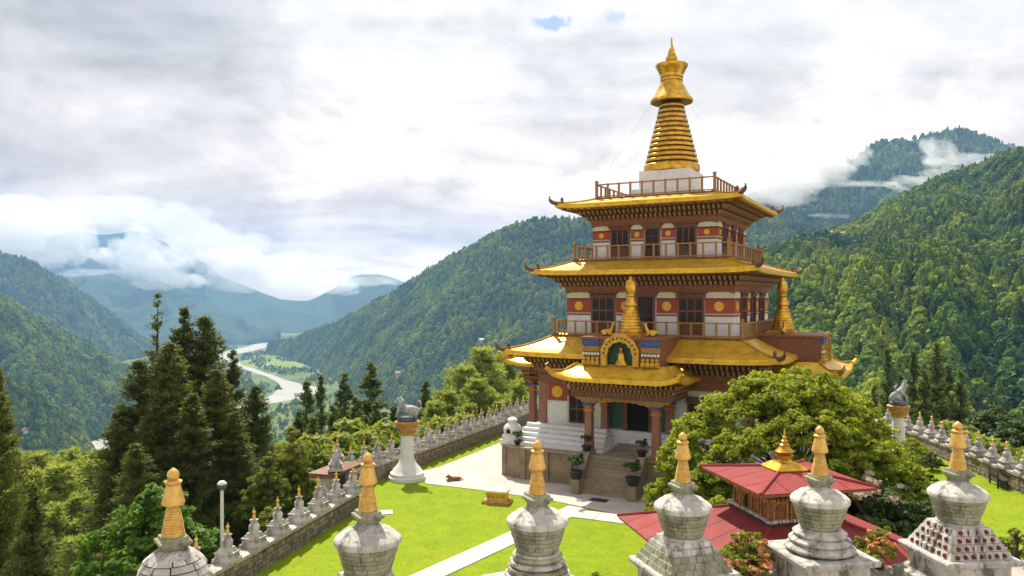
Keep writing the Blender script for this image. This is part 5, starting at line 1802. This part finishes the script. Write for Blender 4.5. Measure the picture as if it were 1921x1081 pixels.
TREES['cyp_slim'] = conifer(16, 2.1, 330, 46, 0.11, 21, lift=0.75, sparse=0.6, clump=0.16, asp=0.32)
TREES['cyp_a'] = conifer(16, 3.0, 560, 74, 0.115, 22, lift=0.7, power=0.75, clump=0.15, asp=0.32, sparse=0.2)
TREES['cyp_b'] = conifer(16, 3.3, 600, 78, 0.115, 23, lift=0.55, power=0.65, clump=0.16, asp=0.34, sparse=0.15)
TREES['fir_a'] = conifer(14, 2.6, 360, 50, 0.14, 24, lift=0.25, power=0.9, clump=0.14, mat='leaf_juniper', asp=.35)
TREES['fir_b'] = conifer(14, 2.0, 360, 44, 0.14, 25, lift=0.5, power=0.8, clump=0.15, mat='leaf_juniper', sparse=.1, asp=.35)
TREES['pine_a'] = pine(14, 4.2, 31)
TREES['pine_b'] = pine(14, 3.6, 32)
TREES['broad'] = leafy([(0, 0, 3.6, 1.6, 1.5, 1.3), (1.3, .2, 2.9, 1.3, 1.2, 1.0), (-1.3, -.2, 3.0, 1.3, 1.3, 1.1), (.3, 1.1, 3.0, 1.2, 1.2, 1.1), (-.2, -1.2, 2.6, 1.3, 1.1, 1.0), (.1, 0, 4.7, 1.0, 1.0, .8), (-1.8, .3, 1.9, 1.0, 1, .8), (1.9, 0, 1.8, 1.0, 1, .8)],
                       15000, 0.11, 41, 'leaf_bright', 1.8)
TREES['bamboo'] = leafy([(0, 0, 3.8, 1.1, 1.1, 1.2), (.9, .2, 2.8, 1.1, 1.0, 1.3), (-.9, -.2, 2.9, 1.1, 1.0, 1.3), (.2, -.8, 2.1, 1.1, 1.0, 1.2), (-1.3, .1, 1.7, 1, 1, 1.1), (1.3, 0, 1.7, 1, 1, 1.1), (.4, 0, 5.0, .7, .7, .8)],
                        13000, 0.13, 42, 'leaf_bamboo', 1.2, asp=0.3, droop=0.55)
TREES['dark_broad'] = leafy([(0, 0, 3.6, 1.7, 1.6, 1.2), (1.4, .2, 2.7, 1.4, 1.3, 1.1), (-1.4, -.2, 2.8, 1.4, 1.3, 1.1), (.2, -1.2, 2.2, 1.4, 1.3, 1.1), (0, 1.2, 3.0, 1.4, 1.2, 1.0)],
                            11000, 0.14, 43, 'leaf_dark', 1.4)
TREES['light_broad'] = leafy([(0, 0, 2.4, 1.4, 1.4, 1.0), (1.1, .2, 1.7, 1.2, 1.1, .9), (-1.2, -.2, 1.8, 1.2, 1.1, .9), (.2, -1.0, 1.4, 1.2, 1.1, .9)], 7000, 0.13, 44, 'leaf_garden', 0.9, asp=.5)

# --- dark cypresses crowded outside the lower wall
grp = 'cypresses outside the lower wall'
lab = 'dark cypress in the dense clump outside the lower lawn wall'
def tree_px(name, kind, px, top, Y, label, cat='tree', group=None, h0=16.0, wf=1.0, base=None):
    """tree whose tip stands at a measured place; its foot follows the hilltop flank"""
    p = P(px, top, Y)
    zb = hill_z(p.x, p.y) - 0.3 if base is None else base
    h = p.z - zb
    s = h / h0
    return plant(name, kind, p.x, p.y, zb, s * wf, random.random() * 6.28, label, cat, group, sz=s)


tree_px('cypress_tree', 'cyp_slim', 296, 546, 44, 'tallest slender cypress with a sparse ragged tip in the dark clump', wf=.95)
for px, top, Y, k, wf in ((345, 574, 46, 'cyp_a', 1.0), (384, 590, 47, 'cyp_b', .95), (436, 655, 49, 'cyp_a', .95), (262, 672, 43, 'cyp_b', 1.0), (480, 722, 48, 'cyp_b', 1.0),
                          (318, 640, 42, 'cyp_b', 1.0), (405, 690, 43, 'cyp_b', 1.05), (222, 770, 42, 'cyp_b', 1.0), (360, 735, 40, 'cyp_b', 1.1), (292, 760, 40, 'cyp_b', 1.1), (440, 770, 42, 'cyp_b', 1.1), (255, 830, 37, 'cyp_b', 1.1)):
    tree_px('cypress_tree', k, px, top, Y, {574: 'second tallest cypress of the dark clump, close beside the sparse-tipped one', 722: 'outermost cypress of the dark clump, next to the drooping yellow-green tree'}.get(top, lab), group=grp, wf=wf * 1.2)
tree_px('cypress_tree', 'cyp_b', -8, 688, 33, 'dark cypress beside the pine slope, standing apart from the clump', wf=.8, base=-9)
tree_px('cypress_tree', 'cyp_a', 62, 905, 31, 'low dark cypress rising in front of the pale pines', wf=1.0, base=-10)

# --- pale pines down the slope
pines = [(110, 872, 58), (175, 868, 62), (52, 885, 56), (150, 930, 50), (228, 935, 55), (95, 950, 48), (200, 985, 47), (15, 900, 60), (140, 1010, 43), (185, 850, 75), (70, 850, 78), (20, 845, 85), (240, 880, 70), (130, 845, 88)]
for i, (px, top, Y) in enumerate(pines):
    p = P(px, top, Y)
    zb = max(hill_z(p.x, p.y), p.z - 17)
    tree_px('pine_tree', 'pine_a' if i % 2 else 'pine_b', px, top, Y, 'pale green pine on the slope below the dark cypresses', group='pines on the near slope', h0=14, base=min(zb, p.z - 9), wf=1.25)

# --- trees at the wall
tree_px('broadleaf_tree', 'broad', 292, 905, 27.5, 'bright green broadleaved tree growing behind the domed stupa', h0=5.5, base=-1.8, wf=1.0)
tree_px('leafy_shrub', 'light_broad', 505, 955, 36, 'small leafy shrub at the wall between small stupas and the clump', h0=3.3, wf=.8)
tree_px('weeping_tree', 'bamboo', 548, 802, 43, 'drooping yellow-green tree hanging over the little wall gate', h0=5.8, base=-2.4, wf=1.0)
tree_px('weeping_tree', 'bamboo', 498, 850, 40, 'smaller drooping yellow-green tree at the edge of the cypress clump', h0=5.8, base=-2.4, wf=1.0)

# --- conifers between the court and the valley
mids = [(575, 712, 76, 'fir_b', .9), (602, 700, 88, 'fir_b', .6), (646, 697, 84, 'fir_a', .9), (696, 676, 80, 'fir_a', 1.05), (625, 758, 66, 'fir_a', 1.0), (560, 770, 62, 'fir_a', 1.0), (798, 712, 82, 'fir_a', .9), (738, 760, 74, 'fir_b', 1.1), (668, 742, 72, 'fir_a', 1.0), (588, 780, 60, 'fir_b', 1.1), (705, 750, 68, 'fir_a', 1.0), (770, 780, 66, 'fir_b', 1.1)]
for px, top, Y, k, wf in mids:
    wf *= 1.3
    tree_px('fir_tree', k, px, top, Y, 'tallest dark conifer rising straight behind the lion pillar wall, before the valley' if top == 676 else 'dark pointed conifer between the lion pillar and the valley', group='conifers before the valley', h0=14, wf=wf)
mp = [(905, 655, 92, 'pine_b', .85), (872, 690, 88, 'pine_a', .8), (948, 668, 98, 'pine_a', .8), (838, 735, 80, 'pine_b', .9), (985, 700, 92, 'pine_b', .75), (915, 730, 84, 'pine_a', .85), (880, 760, 78, 'pine_a', .8), (960, 740, 86, 'pine_b', .85)]
mp += [(925, 690, 96, 'pine_b', .9), (895, 712, 82, 'pine_b', .9), (855, 712, 90, 'pine_a', .8), (815, 755, 78, 'pine_b', .8), (970, 715, 80, 'pine_a', .75), (935, 755, 76, 'pine_b', .8), (990, 745, 78, 'pine_a', .7)]
for px, top, Y, k, wf in mp:
    wf *= 1.45
    tree_px('pine_tree', k, px, top, Y, 'yellow-green pine rising between the long wall and the wooded hill', group='pines behind the long wall', h0=14, wf=wf)
tree_px('fir_tree', 'fir_b', 1000, 698, 82, 'slim bright conifer touching the corner of the temple', h0=14, wf=.8)
for px, top, Y in ((600, 838, 52), (640, 820, 56), (690, 815, 60), (720, 800, 64), (820, 790, 70), (860, 785, 72), (665, 800, 62), (575, 825, 50)):
    tree_px('leafy_shrub', 'light_broad', px, top, Y, 'light green shrub outside the wall between the pines and the small stupas', group='shrubs outside the wall', h0=3.3)

# --- right: conifers behind the east wall
for px, top, Y, k, wf in ((1664, 652, 80, 'fir_b', .9), (1714, 655, 84, 'fir_b', .8), (1757, 640, 82, 'fir_a', .9), (1803, 692, 80, 'fir_a', .8), (1735, 690, 78, 'fir_a', 1.0), (1690, 700, 78, 'fir_a', .9), (1780, 680, 86, 'fir_b', .9), (1640, 720, 84, 'fir_a', .9)):
    tree_px('fir_tree', k, px, top, Y, 'tall conifer in the row behind the dragon pillar', group='conifers behind the dragon pillar', h0=14, wf=wf)
for px, top, Y in ((1868, 762, 66), (1912, 788, 60)):
    tree_px('broadleaf_tree', 'dark_broad', px, top, Y, 'round dark green tree beyond the small stupas by the dragon pillar', group='round trees by the dragon pillar wall', h0=4.8, base=-4)
for px, top, Y in ((1815, 815, 58), (1850, 825, 54), (1890, 838, 50), (1918, 850, 46), (1775, 800, 62)):
    tree_px('leafy_shrub', 'light_broad', px, top, Y, 'light green shrub just behind the small stupas by the dragon pillar', group='shrubs by the dragon pillar wall', h0=3.3)

# --- big spreading shrub before the temple
lob = [(0, 0, 4.9, 1.9, 1.8, 1.1), (-1.9, 0, 4.3, 1.6, 1.6, 1.0), (1.5, .2, 4.5, 1.6, 1.6, 1.0), (2.3, 0, 3.6, 1.4, 1.5, .9), (-3.2, -.2, 3.4, 1.4, 1.4, 1.0), (.6, -1.7, 3.9, 1.8, 1.3, 1.0), (-1.4, -1.8, 3.3, 1.6, 1.2, 1.0),
       (2.2, -1.5, 3.0, 1.5, 1.3, 1.0), (3.2, -.5, 2.4, 1.3, 1.3, .9), (-4.0, -.6, 2.4, 1.2, 1.2, 1.0), (.2, 1.7, 4.2, 1.8, 1.4, 1.0), (3.9, -1.2, 1.5, 1.2, 1.2, .9), (-3.1, -1.6, 2.1, 1.4, 1.2, 1.0), (4.7, -.6, 1.1, 1.0, 1.0, .8),
       (-4.4, -1.0, 1.2, 1.1, 1.1, .9), (-2.4, -2.1, 1.2, 1.3, 1.0, 1.0), (.4, -2.5, 2.4, 1.7, 1.1, 1.0), (.7, .2, 5.4, 1.3, 1.3, .8), (-1.0, .2, 5.2, 1.3, 1.3, .8)]
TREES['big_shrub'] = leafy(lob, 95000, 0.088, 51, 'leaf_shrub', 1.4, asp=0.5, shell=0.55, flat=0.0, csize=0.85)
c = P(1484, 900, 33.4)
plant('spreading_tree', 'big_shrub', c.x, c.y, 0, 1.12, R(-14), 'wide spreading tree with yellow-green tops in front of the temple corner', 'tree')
TREES['bush'] = leafy([(0, 0, .9, 1.1, 1.0, .7), (.8, .1, .7, .8, .8, .55), (-.8, 0, .7, .8, .8, .55), (.1, -.7, .6, .9, .7, .5), (0, .2, 1.4, .7, .7, .5)], 7000, 0.07, 52, 'leaf_dark', .3, asp=.5)
TREES['bush_pale'] = leafy([(0, 0, .9, 1.1, 1.0, .7), (.8, .1, .7, .8, .8, .55), (-.8, 0, .7, .8, .8, .55), (.1, -.7, .6, .9, .7, .5), (0, .2, 1.4, .7, .7, .5)], 7000, 0.07, 53, 'leaf_shrub', .3, asp=.45)
def bush(kind, px, py, Y, sc, label, group=None, z=0.0):
    p = P(px, py, Y)
    return plant('bush', kind, p.x, p.y, z, sc, random.random() * 6, label, 'bush', group)
bush('bush_pale', 1318, 900, 32.5, 1.5, 'large pale bush between the temple stair and the red pavilion')
bush('bush_pale', 1265, 900, 33.2, 0.9, 'lowest pale bush tight against the stair pedestal')
bush('bush_pale', 1350, 900, 30.0, 1.2, 'pale bush tight behind the eaves of the red pavilion')
for px, Y, sc in ((1640, 29.5, 1.6), (1690, 31.5, 1.5), (1600, 31, 1.6), (1710, 28.6, 1.3), (1560, 30.5, 1.5), (1500, 30.2, 1.5), (1430, 30.2, 1.3), (1735, 34, 1.2)):
    bush('bush', px, 900, Y, sc, 'dark green bush behind the red pavilion', 'dark bushes behind the pavilion')
TREES['bloom'] = leafy([(0, 0, .9, .9, .8, .55), (.6, .1, 1.2, .6, .6, .45), (-.6, 0, 1.0, .6, .6, .4)], 1500, 0.055, 54, 'blossom', .4, asp=.7)
bush('bloom', 1622, 900, 29.0, 1.35, 'bush with pale cream blossom among the dark bushes').location.z = 1.3
bush('bush', 1748, 884, 44.5, .55, 'small dark clipped bush on the lawn near the dragon pillar')
bush('bush_pale', 1712, 850, 46.5, 0.8, 'yellow-green bush at the foot of the dragon pillar')

# --- garden plants between the terrace stupas
TREES['garden'] = leafy([(0, 0, .35, .42, .30, .28), (.3, .05, .25, .3, .25, .22), (-.3, 0, .3, .3, .25, .24), (.05, 0, .62, .22, .2, .2)], 2600, 0.032, 61, 'leaf_garden', .12, asp=.4)
TREES['garden_bloom'] = leafy([(0, 0, .4, .42, .30, .28), (.3, .05, .3, .3, .25, .22), (-.25, 0, .35, .3, .25, .24)], 300, 0.035, 62, 'blossom_orange', .12, asp=.8)
def garden(px, Y, sc, label, bloom, z):
    p = P(px, 1000, Y)
    t = plant('flowering_plant', 'garden', p.x, p.y, z, sc, random.random() * 6, label, 'plant')
    if bloom:
        o = obj('blossoms', TREES['garden_bloom'][0], t); o.location = (0, 0, .05)
garden(1410, 12.9, 1.15, 'flowering plant with orange blossom between the stepped and the thick-ringed stupa', True, 5.2)
garden(1385, 13.3, .95, 'yellow-green sprigs leaning on the stepped stupa', False, 5.2)
garden(1650, 13.6, .95, 'leafy plant with orange blossom beside the niched stupa', True, 5.2)
garden(1618, 13.7, .75, 'low leafy plant behind the thick-ringed stupa', False, 5.2)
garden(1905, 14.0, .8, 'green plant at the outer corner of the niched stupa', False, 5.2)
garden(1118, 12.55, .50, 'thin sprig between the dark ringed and the stepped stupa', False, 5.15)
garden(880, 11.9, .34, 'tiny sprig between the plain bowl and the dark ringed stupa', False, 5.15)

# --- potted plants by the stair
TREES['potted'] = leafy([(0, 0, .42, .34, .34, .22), (.1, .1, .62, .22, .22, .18), (-.18, -.1, .5, .22, .2, .18)], 420, 0.10, 63, 'leaf_dark', .1, asp=.28)
def pot(u, v, z, sc, label, kind='potted'):
    p = tworld(u, v, z)
    t = empty('potted_plant', p, 0)
    t.scale = (sc, sc, sc)
    tag(t, label, 'potted plant')
    MB().lathe([(0.17, 0), (0.19, 0.02), (0.27, 0.26), (0.30, 0.28), (0.30, 0.33), (0.26, 0.335), (0.25, 0.30), (0.05, 0.30)], 18).build('pot', 'black_pot', t, smooth=True)
    o = obj('leaves', TREES[kind][0], t, (0, 0, .28))
    return t
pot(SU - 1.5, -10.35, 0.78, 1.25, 'potted palm at the stair foot, on the pedestal nearer the lion pillar')
pot(SU + 1.5, -10.35, 0.78, 1.25, 'potted palm at the stair foot, on the pedestal nearer the red pavilion')
pot(SU - 1.5, -9.0, 1.95, .9, 'potted plant at the stair head, by the porch column nearer the lion pillar')
pot(SU + 1.5, -9.0, 1.95, .9, 'potted plant at the stair head, by the porch column nearer the red pavilion')
pot(-7.1, -7.6, 1.77, 1.0, 'potted flowers on the platform corner beside the incense burner')
pot(-6.2, -8.4, 1.77, .8, 'small pot of green leaves between incense burner and platform edge')

# --- wood on the hilltop flank below the named trees (too many and too deep to tell apart)
hg = np.array(GH)[5:]
grow_forest('slope_forest', hg, 9000, 13, (0.45, 0.3, 0.25), seed=9)

# --- grass blades on the lawn
def tuft():
    g = np.random.default_rng(77)
    V, F, T = [], [], []
    for i in range(9):
        a = g.random() * 6.283
        o = g.normal(size=2) * .05
        w = .012
        ln = .05 + .05 * g.random()
        dx, dy = math.cos(a), math.sin(a)
        b_ = len(V)
        V += [(o[0] - dy * w, o[1] + dx * w, 0), (o[0] + dy * w, o[1] - dx * w, 0), (o[0] + dx * ln * .6, o[1] + dy * ln * .6, ln), (o[0] + dx * ln * .55, o[1] + dy * ln * .55, ln * 1.02)]
        F.append((b_, b_ + 1, b_ + 2, b_ + 3)); T.append(g.random())
    return bpy.data.objects.new('grass_tuft', np_mesh('grass_tuft', V, F, 'leaf_grass', attr=T))


leafmat('leaf_grass', (0.18, 0.25, 0.005), (0.26, 0.32, 0.008), 0.5)


def inside(poly, x, y):
    r = np.zeros(len(x), bool)
    for (x1, y1), (x2, y2) in zip(poly, poly[1:] + poly[:1]):
        c_ = ((y1 > y) != (y2 > y)) & (x < (x2 - x1) * (y - y1) / (y2 - y1 + 1e-12) + x1)
        r ^= c_
    return r


n = 30000
gg = np.random.default_rng(78)
x = gg.uniform(-11, 26, n); y = gg.uniform(18, 60, n)
ok = inside(COURT, x, y) & ~inside(pave, x, y)
for A_, B_, hw in ((g0(740, 1110), g0(1085, 953), .55), (g0(1062, 962), g0(1215, 981), .65)):
    d_ = np.array([B_.x - A_.x, B_.y - A_.y]); L_ = np.linalg.norm(d_); d_ /= L_
    rx, ry = x - A_.x, y - A_.y
    t_ = rx * d_[0] + ry * d_[1]; o_ = np.abs(-rx * d_[1] + ry * d_[0])
    ok &= ~((o_ < hw) & (t_ > -.1) & (t_ < L_ + .1))
x, y = x[ok], y[ok]
pz = np.stack([x, y, np.zeros_like(x)], 1)
scatter_tree('grass', pz, gg.uniform(.22, .42, len(x)), gg.uniform(0, 6.28, len(x)), tuft())

# --- a few houses on the far slopes
def house(G, px, py, rz, ln, wd, ht, roofm, label):
    Q = G.reshape(-1, 3)
    u = (Q[:, 0] / Q[:, 1]) * FPX + CXP; w = HZ - (Q[:, 2] - EYE) / Q[:, 1] * FPX
    k = int(np.argmin((u - px) ** 2 + (w - py) ** 2 + (Q[:, 1] * 0.002)))
    t = empty('house', (Q[k, 0], Q[k, 1], Q[k, 2] - 0.5), rz)
    tag(t, label, 'house')
    MB().box(-ln, ln, -wd, wd, -8, ht).build('wall', 'house_wall', t)
    e = 1.6
    vs = [(-ln - e, -wd - e, ht), (ln + e, -wd - e, ht), (ln + e, wd + e, ht), (-ln - e, wd + e, ht), (-ln - e, 0, ht + wd * .7), (ln + e, 0, ht + wd * .7)]
    MB().add(vs, [(0, 1, 5, 4), (2, 3, 4, 5), (1, 2, 5), (3, 0, 4), (3, 2, 1, 0)]).build('roof', roofm, t)
    n = max(2, int(ln / 2.2))
    for i in range(n):
        x = -ln + 2 * ln * (i + .5) / n
        for zf in (0.6, ht - 2.6):
            MB().box(x - .7, x + .7, -wd - .12, -wd + .05, zf, zf + 1.7).build('window', 'house_dark', t)


house(G7, 755, 704, R(-10), 15, 5, 7, 'house_roof', 'long house with a dull red roof low on the wooded hill')
house(G7, 905, 640, R(15), 9, 5, 7, 'house_roof_grey', 'pale house with a grey roof halfway up the wooded hill')
house(G9, 1575, 446, R(20), 11, 4, 5, 'house_roof_grey', 'long grey-roofed house on the ridge line of the near wooded hill')
house(G6b, 42, 812, R(-20), 6, 3.5, 4, 'house_roof', 'small house on the spur above the river bend')
house(VG, 560, 742, R(10), 9, 5, 6, 'house_roof', 'red-roofed farmhouse on the valley floor near the river bend')
house(VG, 640, 765, R(-12), 9, 5, 6, 'house_roof_grey', 'grey-roofed farmhouse on the valley floor behind the conifers')
# ------------------------------------------------------------------ air
hm = bpy.data.materials.new('haze_air')
hm.use_nodes = True
T = NT(hm.node_tree)
pv = T.n('ShaderNodeVolumePrincipled', {'Color': (0.33, 0.57, 1.0), 'Density': 1 / 10000.0, 'Anisotropy': 0.0})
T.t.links.new(pv.outputs[0], T.n('ShaderNodeOutputMaterial').inputs['Volume'])
MAT['haze_air'] = hm
b = MB(); b.box(-12000, 12000, -800, 9000, vz - 2, 690)
hz = b.build('haze', 'haze_air'); tag(hz, kind='stuff')
hz.display_type = 'WIRE'


def cloud_mat(name, density):
    m = bpy.data.materials.new(name)
    m.use_nodes = True
    T = NT(m.node_tree)
    pv = T.n('ShaderNodeVolumePrincipled', {'Color': (1.0, 1.0, 1.0), 'Density': density, 'Anisotropy': 0.35})
    T.t.links.new(pv.outputs[0], T.n('ShaderNodeOutputMaterial').inputs['Volume'])
    MAT[name] = m


cloud_mat('cloud_thick', 0.0045)
cloud_mat('cloud_thin', 0.008)
cloud_mat('cloud_veil', 0.0018)


def cloud(puffs, mat, seed):
    """lumpy closed shell filled with even mist: soft where it is thin"""
    import bmesh
    g = np.random.default_rng(seed)
    bm = bmesh.new()
    bmesh.ops.create_icosphere(bm, subdivisions=4, radius=1.0)
    base = np.array([v.co for v in bm.verts]); faces = np.array([[v.index for v in f.verts] for f in bm.faces]); bm.free()
    V, F = [], []
    off = 0
    more = []
    for px, py, Y, rx, rz in puffs:                                  # ragged lesser puffs round each main one
        for _ in range(7):
            a, q = g.random() * 6.283, 0.25 + 0.3 * g.random()
            more.append((px + rx * 0.95 * math.cos(a), py - rz * 0.8 * math.sin(a), Y + g.normal() * rx, rx * q, rz * min(1, q * 1.3)))
    for px, py, Y, rx, rz in puffs + more:
        c = np.array(P(px, py, Y)); k = Y / FPX
        s = np.array([rx * k, min(rx, rz * 2) * k, rz * k])
        o = g.random(3) * 50
        q = base * 2.2 + o
        d = fbm(q[:, 0] + q[:, 2] * .7, q[:, 1] - q[:, 2] * .6, 7)
        V.append(c + base * s * (1 + 0.42 * d)[:, None]); F.append(faces + off); off += len(base)
    o = obj('low_cloud', np_mesh('low_cloud', np.vstack(V), np.vstack(F), mat, smooth=True))
    m = o.modifiers.new('fuse', 'REMESH'); m.mode = 'VOXEL'; m.voxel_size = puffs[0][2] / FPX * 1.5
    return tag(o, kind='stuff')


cloud([(0, 425, 4600, 90, 45), (85, 440, 4600, 60, 48), (130, 455, 4600, 35, 35), (-60, 450, 4600, 80, 45), (160, 512, 4400, 45, 7), (60, 475, 4600, 60, 22)], 'cloud_thick', 1)
cloud([(250, 475, 4900, 38, 32), (300, 500, 4900, 50, 28), (215, 482, 4900, 34, 14), (335, 525, 4900, 40, 16), (262, 440, 4900, 18, 18), (285, 535, 4900, 30, 10)], 'cloud_thick', 2)
cloud([(430, 495, 5200, 60, 26), (470, 525, 5200, 60, 20), (540, 530, 5200, 60, 18), (610, 530, 5200, 60, 15), (680, 528, 5000, 60, 9), (740, 510, 4900, 50, 10), (420, 520, 5200, 25, 16), (560, 548, 5200, 30, 9), (650, 545, 5200, 22, 8)], 'cloud_thick', 3)
cloud([(100, 398, 5400, 90, 26), (200, 392, 5400, 80, 26), (290, 408, 5400, 70, 26), (360, 440, 5400, 60, 30), (420, 465, 5400, 70, 24), (520, 495, 5400, 80, 20), (620, 505, 5400, 80, 16)], 'cloud_veil', 6)
cloud([(1765, 292, 2450, 24, 26), (1800, 302, 2450, 50, 11), (1850, 295, 2450, 35, 6), (1715, 345, 2400, 40, 14), (1770, 328, 2450, 35, 13), (1740, 275, 2450, 14, 12)], 'cloud_thin', 4)
cloud([(1450, 345, 2450, 70, 32), (1530, 315, 2500, 55, 24), (1390, 350, 2450, 60, 34), (1570, 345, 2450, 60, 6), (1595, 295, 2550, 30, 18), (1560, 405, 2300, 35, 4), (1490, 375, 2400, 40, 10), (1640, 345, 2400, 50, 5)], 'cloud_thin', 5)
